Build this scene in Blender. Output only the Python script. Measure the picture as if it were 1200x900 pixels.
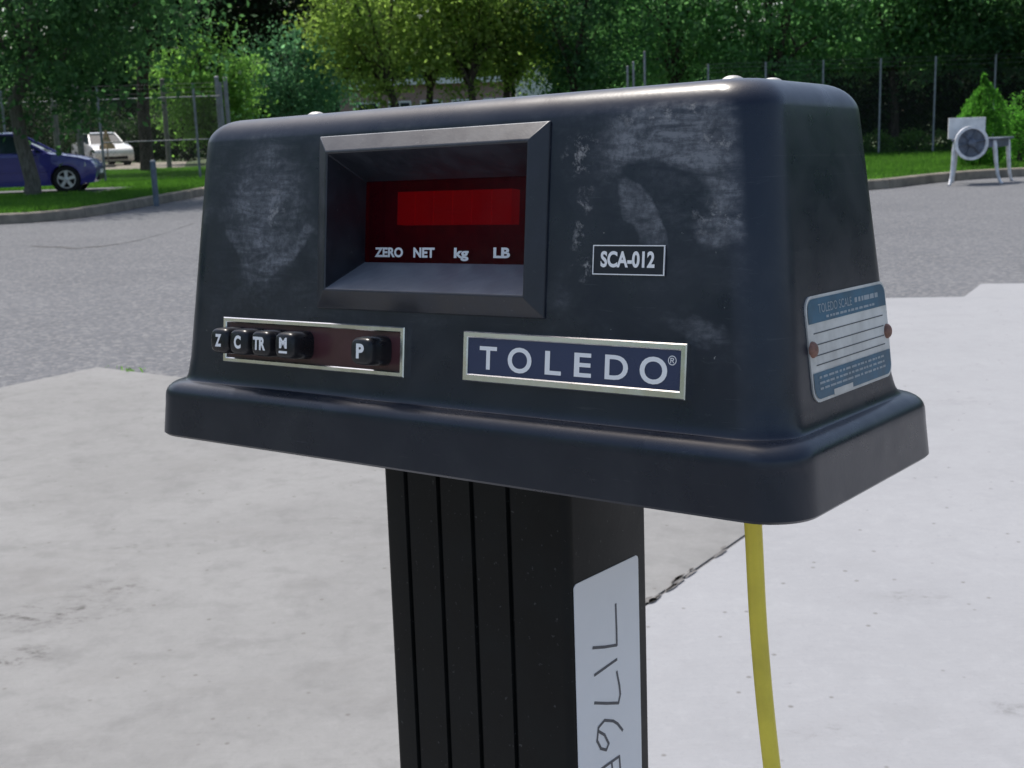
import bpy, bmesh, math, random
import numpy as np
from mathutils import Matrix, Vector, Quaternion

# ------------------------------------------------------------------ camera, sky, sun, exposure
for o in list(bpy.data.objects):
    bpy.data.objects.remove(o)
scene = bpy.context.scene
COL = scene.collection
R = math.radians

F_PX = 1463.6                      # focal length in pixels of the 1200 x 900 photograph
CAM_H = 1.25
PITCH, ROLL = R(11.66), 0.0339

def rot(p, y, r):
    f = np.array([math.sin(y)*math.cos(p), math.cos(y)*math.cos(p), -math.sin(p)])
    rt = np.array([math.cos(y), -math.sin(y), 0.0])
    dn = np.cross(f, rt)
    return np.array([math.cos(r)*rt + math.sin(r)*dn, -math.sin(r)*rt + math.cos(r)*dn, f])

RW = rot(PITCH, 0.0, ROLL)         # rows: right, down, forward
cam_data = bpy.data.cameras.new('camera')
cam = bpy.data.objects.new('camera', cam_data)
COL.objects.link(cam)
cm = Matrix.Identity(4)
for i in range(3):
    cm[i][0], cm[i][1], cm[i][2] = RW[0][i], -RW[1][i], -RW[2][i]
cm[2][3] = CAM_H
cam.matrix_world = cm
cam_data.sensor_width = 36.0
cam_data.lens = 36.0*F_PX/1200.0
cam_data.clip_start, cam_data.clip_end = 0.02, 3000
cam_data.dof.use_dof = True
cam_data.dof.focus_distance = 0.66
cam_data.dof.aperture_fstop = 38
scene.camera = cam

SUN_EL = R(63)
SUN_DIR = Vector((-0.489, 0.869, 0)).normalized()      # horizontal direction towards the sun
sdir = Vector((SUN_DIR.x*math.cos(SUN_EL), SUN_DIR.y*math.cos(SUN_EL), math.sin(SUN_EL)))
world = bpy.data.worlds.new('World')
scene.world = world
world.use_nodes = True
wn = world.node_tree
sky = wn.nodes.new('ShaderNodeTexSky')
sky.sky_type = 'NISHITA'
sky.sun_disc = False
sky.sun_elevation = SUN_EL
sky.sun_rotation = math.atan2(SUN_DIR.x, SUN_DIR.y)
sky.air_density, sky.dust_density, sky.ozone_density = 1.0, 3.0, 1.0
wn.links.new(sky.outputs[0], wn.nodes['Background'].inputs[0])
wn.nodes['Background'].inputs[1].default_value = 0.15
sun_d = bpy.data.lights.new('sun', 'SUN')
sun_d.energy = 3.4
sun_d.angle = R(0.5)
sun_d.color = (1.0, 0.95, 0.88)
sun = bpy.data.objects.new('sun', sun_d)
sun.rotation_euler = sdir.to_track_quat('Z', 'Y').to_euler()
COL.objects.link(sun)
scene.view_settings.view_transform = 'Standard'
scene.view_settings.look = 'None'
scene.view_settings.exposure = 0.22
scene.view_settings.gamma = 1.0
scene.view_settings.use_curve_mapping = False

# ------------------------------------------------------------------ pixel helpers (photo pixel -> point on a known surface)
def G(u, v, z=0.0):
    q = RW.T @ np.array([(u-600)/F_PX, (v-450)/F_PX, 1.0])
    q = q*(z-CAM_H)/q[2]
    return float(q[0]), float(q[1])

def at_depth(u, y, z=0.0):
    """world x of the photo column u at ground distance y, height z"""
    q = RW @ np.array([0.0, y, z-CAM_H])
    best = 0.0
    for _ in range(12):
        p = RW @ np.array([best, y, z-CAM_H])
        best += (u - (600+F_PX*p[0]/p[2]))*p[2]/F_PX
    return best

def z_at(v, x, y):
    """height of the photo row v above ground position x, y"""
    z = 1.0
    for _ in range(15):
        p = RW @ np.array([x, y, z-CAM_H])
        z -= (v - (450+F_PX*p[1]/p[2]))*p[2]/F_PX
    return z

# ------------------------------------------------------------------ material helpers
class Mat:
    def __init__(s, name):
        s.m = bpy.data.materials.new(name)
        s.m.use_nodes = True
        s.t = s.m.node_tree
        s.b = s.t.nodes['Principled BSDF']
        s.out = s.t.nodes['Material Output']
    def n(s, typ, **kw):
        nd = s.t.nodes.new('ShaderNode'+typ)
        for k, v in kw.items():
            setattr(nd, k, v)
        return nd
    def put(s, sock, v):
        if hasattr(v, 'links') or isinstance(v, bpy.types.NodeSocket):
            s.t.links.new(v, sock)
        else:
            sock.default_value = v
    def math(s, op, a, b=0.0, c=None, clamp=False):
        nd = s.n('Math', operation=op, use_clamp=clamp)
        s.put(nd.inputs[0], a); s.put(nd.inputs[1], b)
        if c is not None: s.put(nd.inputs[2], c)
        return nd.outputs[0]
    def mul(s, a, b): return s.math('MULTIPLY', a, b)
    def add(s, a, b): return s.math('ADD', a, b)
    def sub(s, a, b): return s.math('SUBTRACT', a, b)
    def sm(s, v, a, b, lo=0.0, hi=1.0):
        nd = s.n('MapRange', interpolation_type='SMOOTHSTEP')
        s.put(nd.inputs[0], v); nd.inputs[1].default_value = a; nd.inputs[2].default_value = b
        nd.inputs[3].default_value = lo; nd.inputs[4].default_value = hi
        return nd.outputs[0]
    def coord(s, kind='Object'):
        return s.n('TexCoord').outputs[kind]
    def mapv(s, vec, scale=(1,1,1), loc=(0,0,0), rotz=0.0):
        nd = s.n('Mapping'); s.put(nd.inputs[0], vec)
        nd.inputs['Scale'].default_value = scale; nd.inputs['Location'].default_value = loc
        nd.inputs['Rotation'].default_value = (0,0,rotz)
        return nd.outputs[0]
    def noise(s, vec, scale, detail=4, rough=0.55, dist=0.0):
        nd = s.n('TexNoise'); s.put(nd.inputs['Vector'], vec)
        nd.inputs['Scale'].default_value = scale; nd.inputs['Detail'].default_value = detail
        nd.inputs['Roughness'].default_value = rough; nd.inputs['Distortion'].default_value = dist
        return nd.outputs[0]
    def voro(s, vec, scale, feature='F1', out=0):
        nd = s.n('TexVoronoi', feature=feature); s.put(nd.inputs['Vector'], vec)
        nd.inputs['Scale'].default_value = scale
        return nd.outputs[out]
    def mix(s, fac, a, b, blend='MIX'):
        nd = s.n('Mix', data_type='RGBA', blend_type=blend)
        s.put(nd.inputs[0], fac)
        for i, v in ((6, a), (7, b)):
            if isinstance(v, tuple) and len(v) == 3: v = (*v, 1)
            s.put(nd.inputs[i], v)
        return nd.outputs[2]
    def bump(s, h, strength=0.3, dist=0.01):
        nd = s.n('Bump'); s.put(nd.inputs['Height'], h)
        nd.inputs['Strength'].default_value = strength; nd.inputs['Distance'].default_value = dist
        s.t.links.new(nd.outputs[0], s.b.inputs['Normal'])
    def col(s, v):
        if isinstance(v, tuple) and len(v) == 3: v = (*v, 1)
        s.put(s.b.inputs['Base Color'], v)
    def set(s, rough=None, metal=None, spec=None, coat=None):
        if rough is not None: s.put(s.b.inputs['Roughness'], rough)
        if metal is not None: s.b.inputs['Metallic'].default_value = metal
        if spec is not None: s.b.inputs['Specular IOR Level'].default_value = spec
        if coat is not None: s.b.inputs['Coat Weight'].default_value = coat

def simple(name, col, rough=0.5, metal=0.0, spec=0.5, var=0.15, vscale=8.0, coat=0.0):
    """plain colour with a little noise in value and roughness"""
    k = Mat(name)
    nz = k.noise(k.coord(), vscale, 5, 0.6)
    a = tuple(c*(1-var) for c in col); b = tuple(min(1, c*(1+var)) for c in col)
    k.col(k.mix(k.sm(nz, 0.3, 0.7), a, b))
    k.set(k.sm(nz, 0.2, 0.8, max(0.02, rough-0.06), min(1, rough+0.06)), metal, spec, coat)
    return k.m

# ------------------------------------------------------------------ mesh helpers
class MB:
    def __init__(s):
        s.v, s.f, s.mi = [], [], []
    def add(s, vs, fs, mi=0):
        b = len(s.v)
        s.v += [tuple(map(float, p)) for p in vs]
        for f in fs:
            s.f.append([b+i for i in f]); s.mi.append(mi)
        return s
    def box(s, x0, x1, y0, y1, z0, z1, mi=0):
        vs = [(x0,y0,z0),(x1,y0,z0),(x1,y1,z0),(x0,y1,z0),(x0,y0,z1),(x1,y0,z1),(x1,y1,z1),(x0,y1,z1)]
        fs = [(0,3,2,1),(4,5,6,7),(0,1,5,4),(1,2,6,5),(2,3,7,6),(3,0,4,7)]
        return s.add(vs, fs, mi)
    def tube(s, path, rads, n=10, mi=0, flat=1.0, caps=True):
        pts = [Vector(p) for p in path]
        if not hasattr(rads, '__len__'): rads = [rads]*len(pts)
        rings = []
        up = None
        for i, p in enumerate(pts):
            d = (pts[min(i+1, len(pts)-1)] - pts[max(i-1, 0)]).normalized()
            if up is None:
                up = d.cross(Vector((0,0,1)) if abs(d.z) < 0.9 else Vector((0,1,0))).normalized()
            up = (up - d*up.dot(d)).normalized()
            sd = d.cross(up)
            rings.append([p + (up*math.cos(2*math.pi*k/n) + sd*math.sin(2*math.pi*k/n)*flat)*rads[i] for k in range(n)])
        vs = [q for r in rings for q in r]
        fs = [(i*n+k, i*n+(k+1) % n, (i+1)*n+(k+1) % n, (i+1)*n+k) for i in range(len(rings)-1) for k in range(n)]
        if caps:
            fs += [tuple(range(n-1, -1, -1)), tuple((len(rings)-1)*n+k for k in range(n))]
        return s.add(vs, fs, mi)
    def rings(s, rs, mi=0, cap0=True, cap1=True):
        n = len(rs[0])
        vs = [q for r in rs for q in r]
        fs = [(i*n+k, i*n+(k+1) % n, (i+1)*n+(k+1) % n, (i+1)*n+k) for i in range(len(rs)-1) for k in range(n)]
        if cap0: fs.append(tuple(range(n-1, -1, -1)))
        if cap1: fs.append(tuple((len(rs)-1)*n+k for k in range(n)))
        return s.add(vs, fs, mi)
    def xf(s, fn):
        s.v = [tuple(fn(*p)) for p in s.v]; return s
    def mesh(s, name):
        me = bpy.data.meshes.new(name)
        me.from_pydata(s.v, [], s.f)
        me.polygons.foreach_set('material_index', s.mi)
        bm = bmesh.new(); bm.from_mesh(me)
        bmesh.ops.recalc_face_normals(bm, faces=bm.faces[:])
        bm.to_mesh(me); bm.free()
        me.update()
        return me
    def build(s, name, mats, parent=None, smooth=None, bevel=0.0, seg=2):
        o = bpy.data.objects.new(name, s.mesh(name))
        return finish(o, mats, parent, smooth, bevel, seg)

def finish(o, mats, parent=None, smooth=None, bevel=0.0, seg=2):
    COL.objects.link(o)
    if not isinstance(mats, (list, tuple)): mats = [mats]
    o.data.materials.clear()
    for m in mats: o.data.materials.append(m)
    o.parent = parent
    if bevel:
        md = o.modifiers.new('bevel', 'BEVEL'); md.width = bevel; md.segments = seg
        md.limit_method = 'ANGLE'; md.angle_limit = R(35); md.harden_normals = False
    if smooth is not None or bevel:
        me = o.data
        me.polygons.foreach_set('use_smooth', [True]*len(me.polygons))
        if hasattr(me, 'set_sharp_from_angle'):
            me.set_sharp_from_angle(angle=R(smooth if smooth else 40))
        if bevel:
            w = o.modifiers.new('weighted', 'WEIGHTED_NORMAL'); w.keep_sharp = True
    return o

def empty(name, M4=None, loc=(0,0,0)):
    o = bpy.data.objects.new(name, None)
    o.empty_display_size = 0.1
    COL.objects.link(o)
    if M4 is not None: o.matrix_world = M4
    else: o.location = loc
    return o

def tag(o, label=None, cat=None, group=None, kind=None):
    for k, v in (('label', label), ('category', cat), ('group', group), ('kind', kind)):
        if v: o[k] = v
    return o

def copy_tree(o, parent=None, mats=None):
    c = o.copy()
    COL.objects.link(c)
    c.parent = parent
    if mats and o.type == 'MESH' and any(m in mats for m in o.data.materials):
        c.data = o.data.copy()
        for i, m in enumerate(c.data.materials):
            if m in mats: c.data.materials[i] = mats[m]
    for ch in list(o.children):
        copy_tree(ch, c, mats)
    return c

# ------------------------------------------------------------------ ground materials
def mat_asphalt():
    k = Mat('asphalt')
    P = k.coord()
    big = k.noise(P, 0.35, 4, 0.6, 0.4)
    mid = k.noise(P, 3.0, 4, 0.6)
    fine = k.noise(P, 55, 3, 0.7)
    cell = k.voro(P, 42, out=1)
    g = k.n('SeparateColor'); k.t.links.new(cell, g.inputs[0])
    grain = g.outputs[0]
    base = k.mix(k.sm(big, 0.3, 0.7), (0.114,0.119,0.130), (0.143,0.148,0.159))
    base = k.mix(k.mul(k.sm(mid, 0.45, 0.75), 0.35), base, (0.135,0.137,0.145))
    base = k.mix(k.mul(k.sm(grain, 0.55, 1.0), 0.55), base, (0.27,0.27,0.265))
    base = k.mix(k.mul(k.sm(grain, 0.35, 0.0), 0.45), base, (0.075,0.078,0.083))
    base = k.mix(k.mul(k.sm(fine, 0.55, 0.75), 0.4), base, (0.26,0.26,0.26))
    k.col(base); k.set(0.9, spec=0.25)
    k.bump(k.add(k.mul(grain, 0.6), fine), 0.5, 0.006)
    return k.m

def mat_concrete(name, a, b, stain, stains, mott=1.0):
    k = Mat(name)
    P = k.coord()
    big = k.noise(P, 0.9, 5, 0.6, 0.5)
    mid = k.noise(P, 6, 6, 0.65, 0.3)
    fine = k.noise(P, 90, 4, 0.7)
    broom = k.noise(k.mapv(P, (9, 160, 1), rotz=R(-32)), 1.0, 3, 0.6)
    base = k.mix(k.sm(big, 0.3, 0.7), a, b)
    base = k.mix(k.mul(k.sm(mid, 0.46, 0.70), 0.50*mott), base, tuple(c*0.76 for c in a))
    m2 = k.noise(P, 22, 5, 0.7, 0.6)
    base = k.mix(k.mul(k.sm(m2, 0.50, 0.70), 0.22*mott), base, tuple(c*0.74 for c in a))
    base = k.mix(k.mul(k.sm(m2, 0.50, 0.32), 0.18), base, tuple(min(1, c*1.2) for c in b))
    base = k.mix(k.mul(k.sm(fine, 0.5, 0.8), 0.3), base, tuple(c*0.72 for c in a))
    base = k.mix(k.mul(k.sm(broom, 0.45, 0.75), 0.08), base, tuple(c*0.6 for c in a))
    # pits and grit
    vd = k.voro(P, 26); vc = k.n('SeparateColor'); k.t.links.new(k.voro(P, 26, out=1), vc.inputs[0])
    pit = k.mul(k.sm(vd, 0.22, 0.08), k.sm(vc.outputs[1], 0.86, 0.93))
    base = k.mix(k.mul(pit, 0.7), base, (0.13,0.12,0.11))
    # stains with a shape of their own: long smears, oil marks
    sme = k.noise(k.mapv(P, (0.8, 1.9, 1), rotz=R(28)), 1.5, 7, 0.68, 1.0)
    base = k.mix(k.mul(k.sm(sme, 0.52, 0.72), stain), base, (0.20,0.197,0.19))
    xyz = k.n('SeparateXYZ'); k.t.links.new(P, xyz.inputs[0])
    for (cx, cy, rx, ry, amt) in stains:
        dx = k.math('DIVIDE', k.sub(xyz.outputs[0], cx), rx)
        dy = k.math('DIVIDE', k.sub(xyz.outputs[1], cy), ry)
        dd = k.math('SQRT', k.add(k.mul(dx, dx), k.mul(dy, dy)))
        blot = k.noise(k.mapv(P, (1,1.6,1), rotz=R(25)), 13, 8, 0.75, 0.25)
        msk = k.mul(k.sm(dd, 1.0, 0.15), k.add(0.10, k.sm(blot, 0.48, 0.66)))
        base = k.mix(k.mul(msk, amt), base, (0.08,0.077,0.072))
    k.col(base); k.set(0.85, spec=0.3)
    k.bump(k.add(k.mul(broom, 0.5), fine), 0.25, 0.004)
    return k.m

M_ASPHALT = mat_asphalt()
M_CONC_A = mat_concrete('concrete_old', (0.217,0.217,0.212), (0.257,0.257,0.252), 0.60,
    [(*G(60,720), 0.30, 0.18, 0.9), (*G(20,770), 0.16, 0.12, 0.9), (*G(130,690), 0.14, 0.12, 0.8), (*G(170,640), 0.16, 0.05, 0.6), (*G(110,470), 0.5, 0.10, 0.25), (*G(400,610), 0.3, 0.1, 0.25)])
M_CONC_B = mat_concrete('concrete_pale', (0.296,0.302,0.314), (0.320,0.326,0.338), 0.08,
    [(*G(1070,700), 0.14, 0.07, 0.4), (*G(960,860), 0.1, 0.06, 0.4), (*G(1120,470), 0.35, 0.12, 0.25), (*G(1190,830), 0.1, 0.06, 0.4)], 0.35)
M_KERB = simple('kerb_concrete', (0.22,0.195,0.155), 0.85, var=0.28, vscale=3.5)
M_SOIL = simple('lawn_soil', (0.045,0.07,0.022), 0.95, var=0.35, vscale=3)
M_JOINT = simple('joint_filler', (0.13,0.125,0.12), 0.9, var=0.3, vscale=20)
M_TAR = simple('tar', (0.055,0.055,0.06), 0.7, var=0.3, vscale=5)
M_MULCH = simple('mulch', (0.07,0.05,0.035), 0.95, var=0.4, vscale=12)

# ------------------------------------------------------------------ ground
def sheet(name, poly, z, mat, thick=0.0):
    b = MB(); n = len(poly)
    if thick:
        b.add([(x, y, z) for x, y in poly] + [(x, y, z-thick) for x, y in poly],
              [tuple(range(n)), tuple(range(2*n-1, n-1, -1))] + [(i, (i+1) % n, n+(i+1) % n, n+i) for i in range(n)])
    else:
        b.add([(x, y, z) for x, y in poly], [tuple(range(n))])
    o = b.build(name, mat)
    return tag(o, kind='structure')

sheet('ground', [(-900,-400),(900,-400),(900,1400),(-900,1400)], -0.03, M_SOIL)
sheet('parking_lot', [(-18,-30),(45,-30),(45,60),(-18,60)], -0.012, M_ASPHALT)

K = Vector((-2.33, 6.92)); A_ = Vector((0.565, 0.825)).normalized(); B_ = Vector((A_.y, -A_.x))
J0 = Vector(G(762, 705)); J1 = Vector(G(895, 613)); JD = (J1-J0).normalized(); JN = Vector((JD.y, -JD.x))
def isect(p, d, q, e):
    t = ((q-p).x*e.y - (q-p).y*e.x)/(d.x*e.y - d.y*e.x); return p + d*t
AC = isect(K, B_, J0, JD)
gap = 0.007
sa = [K, AC-JN*gap, J0-JD*9-JN*gap, K-A_*13]
sheet('concrete_slab', [tuple(p) for p in sa], 0.0, M_CONC_A, 0.12)
b1 = AC - B_*1.35
sb = [AC+JN*gap, AC+A_*0.006+JN*gap-B_*0.0, b1+A_*0.012, b1+A_*4.0, Vector((2.61,8.55)), Vector((3.12,8.49)), Vector((3.47,9.11)), Vector((3.85,9.05)), Vector((14,7.1)), Vector((14,-9)), J0-JD*9+JN*gap]
sheet('concrete_slab', [tuple(p) for p in sb], 0.002, M_CONC_B, 0.12)
sheet('joint_filler', [tuple(p) for p in (AC-JN*gap*1.2+JD*0.01, AC+JN*gap*1.2+JD*0.01, J0-JD*8.9+JN*gap*1.2, J0-JD*8.9-JN*gap*1.2)], -0.005, M_JOINT)
# chipped slab edges: short ragged spalls of exposed aggregate along the joint
rnd = random.Random(12); sp_ = MB(); L_ = (AC-J0).length
for i in range(46):
    s = J0-JD*1.4+JD*rnd.uniform(0, L_+1.4); sd_ = rnd.choice((-1, 1)); n_ = 7
    ln_, wd_ = rnd.uniform(0.01, 0.05), rnd.uniform(0.003, 0.010)
    ring = [s+JD*(ln_*math.cos(2*math.pi*k_/n_))*rnd.uniform(.7,1.2)+JN*sd_*(gap+wd_*math.sin(2*math.pi*k_/n_)*rnd.uniform(.6,1.2)) for k_ in range(n_)]
    sp_.add([(p.x, p.y, 0.006) for p in ring], [tuple(range(n_))])
o_ = sp_.build('joint_spall', M_JOINT); tag(o_, 'chipped edges along the slab joint', 'chips', kind='stuff')

# wavy tar seam on the lot
seam = MB(); pts = [G(40,287), G(90,290), G(125,287), G(160,281), G(200,270), G(235,258), G(300,240)]
rnd = random.Random(4)
fine = []
for i in range(len(pts)-1):
    for t in range(5):
        a = t/5; fine.append((pts[i][0]*(1-a)+pts[i+1][0]*a + rnd.uniform(-.03,.03), pts[i][1]*(1-a)+pts[i+1][1]*a + rnd.uniform(-.05,.05)))
vs = []
for i, (x, y) in enumerate(fine):
    w = 0.02 + 0.05*rnd.random() + 0.03*(i/len(fine))
    vs += [(x, y-w, -0.008), (x, y+w, -0.008)]
seam.add(vs, [(2*i, 2*i+1, 2*i+3, 2*i+2) for i in range(len(fine)-1)])
tag(seam.build('tar_seam', M_TAR), kind='structure')

KERB_H = 0.15
def kerb_and_lawn(path, lawn_tail, seglen, inner):
    """kerb of separate stones along a path; the lawn lies on side `inner` (+1 left of travel)"""
    P = [Vector(p) for p in path]
    dense = []
    for i in range(len(P)-1):                         # Catmull-Rom
        p0, p1, p2, p3 = P[max(i-1,0)], P[i], P[i+1], P[min(i+2,len(P)-1)]
        for t in np.linspace(0, 1, 14, endpoint=False):
            dense.append(0.5*((2*p1)+(p2-p0)*t+(2*p0-5*p1+4*p2-p3)*t*t+(3*p1-p0-3*p2+p3)*t**3))
    dense.append(P[-1])
    root = MB()
    L = [0.0]
    for i in range(1, len(dense)): L.append(L[-1]+(dense[i]-dense[i-1]).length)
    def pos(s):
        for i in range(1, len(dense)):
            if L[i] >= s or i == len(dense)-1:
                a = (s-L[i-1])/max(1e-6, L[i]-L[i-1]); d = (dense[i]-dense[i-1]).normalized()
                return dense[i-1].lerp(dense[i], a), Vector((-d.y, d.x))*inner
    # concrete bed under the stones
    bed = MB(); vs = []
    S = np.arange(0, L[-1], 0.5)
    for s in S:
        p, n = pos(s)
        q0, q1 = p-n*0.02, p+n*0.20
        vs += [(q0.x,q0.y,-0.004), (q1.x,q1.y,-0.004)]
    bed.add(vs, [(2*i,2*i+1,2*i+3,2*i+2) for i in range(len(S)-1)])
    k = bed.build('kerb', M_KERB); tag(k, kind='structure')
    s = 0.0
    while s < L[-1]-0.3:
        e = min(s+seglen, L[-1]); m = MB(); sec = []
        for t in np.linspace(s+0.008, e-0.008, 5):
            p, n = pos(t)
            sec.append([(p.x-n.x*.0, p.y-n.y*.0, -0.02), (p.x+n.x*.015, p.y+n.y*.015, KERB_H-.02), (p.x+n.x*.035, p.y+n.y*.035, KERB_H),
                        (p.x+n.x*.17, p.y+n.y*.17, KERB_H+.003), (p.x+n.x*.17, p.y+n.y*.17, -0.02)])
        m.rings(sec)
        m.build('kerb_stone', M_KERB, k, smooth=30)
        s = e
    inner_edge = [pos(s) for s in np.arange(0, L[-1], 0.6)]
    poly = [tuple(p+n*0.165) for p, n in inner_edge] + lawn_tail
    return poly

left_path = [(-40,20.4), (-22,20.3), (-12,20.2), (-8.4,20.0), (-7.3,20.5), (-6.95,22.0), (-6.8,24.4), (-6.6,27.4), (-6.5,33), (-6.4,44)]
left_poly = kerb_and_lawn(left_path, [(-6.4,58), (-60,58), (-60,20.5)], 2.4, 1)
right_path = [(4.2,44), (4.4,30), (4.8,23.2), (5.5,21.5), (6.2,21.35), (6.96,22.0), (7.9,22.95), (9.2,23.8), (11.5,24.2), (16,24.3), (34,24.4)]
right_poly = kerb_and_lawn(right_path, [(60,24.6), (60,58), (4.0,58)], 2.4, 1)
LZ = KERB_H-0.02
sheet('lawn', left_poly, LZ, M_SOIL)
sheet('lawn', right_poly, LZ, M_SOIL)
mid_poly = kerb_and_lawn([(-6.5,33.2), (-3,33.2), (1,33.2), (4.3,33.2)], [(4.25,58), (-6.45,58)], 2.4, 1)
sheet('lawn', mid_poly, LZ-0.004, M_SOIL)
sheet('driveway', [(-40,24.6),(-8.6,27.0),(-8.6,30.4),(-40,28.0)], LZ+0.006, M_ASPHALT)
sheet('path', [(-45,44.6),(-12.2,45.2),(-12.2,48.4),(-15,60),(-45,62)], LZ+0.006, M_KERB)
sheet('planting_bed', [(8.3,24.1),(11.6,24.6),(34,24.8),(34,26.2),(9.6,26.0)], LZ+0.006, M_MULCH)

# ------------------------------------------------------------------ scale frame
CL = np.array([0.466283934, -0.514043339, 0.161780304])
RL = rot(0.160129661, -0.657460913, 0.0339149977)
D, HS, SK, IB, IT, IFR, IBK, H, IBB, HC = 0.17780562, 0.03765949, 0.00324478, 0.01474493, 0.03216592, 0.03159144, 0.03383824, 0.20794689, 0.02109738, 0.04582544
W = 0.46
MR = RW.T @ RL
MT = np.array([0, 0, CAM_H]) - MR @ CL
def loc2world(p): return Vector(MR @ np.array(p, float) + MT)
ORG = np.array([0.0, 0.0877, -1.030])            # origin of the scale: foot of its column
M4 = Matrix.Identity(4)
wo = loc2world(ORG)
for i in range(3):
    for j in range(3): M4[i][j] = MR[i][j]
    M4[i][3] = wo[i]
def ray_l(u, v):
    q = RL.T @ np.array([(u-600)/F_PX, (v-450)/F_PX, 1.0]); return q
def on_plane(u, v, P, n):
    q = ray_l(u, v); P = np.array(P, float); n = np.array(n, float)
    return CL + q*((P-CL)@n)/(q@n)
def L2(b): return b.xf(lambda x, y, z: (x-ORG[0], y-ORG[1], z-ORG[2]))
# front panel frame: u right, v up the panel, w out of it
FP = np.array([0, IB, HC]); FV = np.array([0, IFR-IB, H-HC]); FV /= np.linalg.norm(FV); FN = np.cross([1,0,0], FV)
def front(b): return b.xf(lambda u, v, w: tuple(FP + np.array([u,0,0]) + FV*v + FN*w - ORG))
SP = np.array([W/2-IB, 0, HC]); SV = np.array([-(IT-IB), 0, H-HC]); SV /= np.linalg.norm(SV); SN = np.cross([0,1,0], SV)
def side(b): return b.xf(lambda u, v, w: tuple(SP + np.array([0,u,0]) + SV*v + SN*w - ORG))

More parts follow.
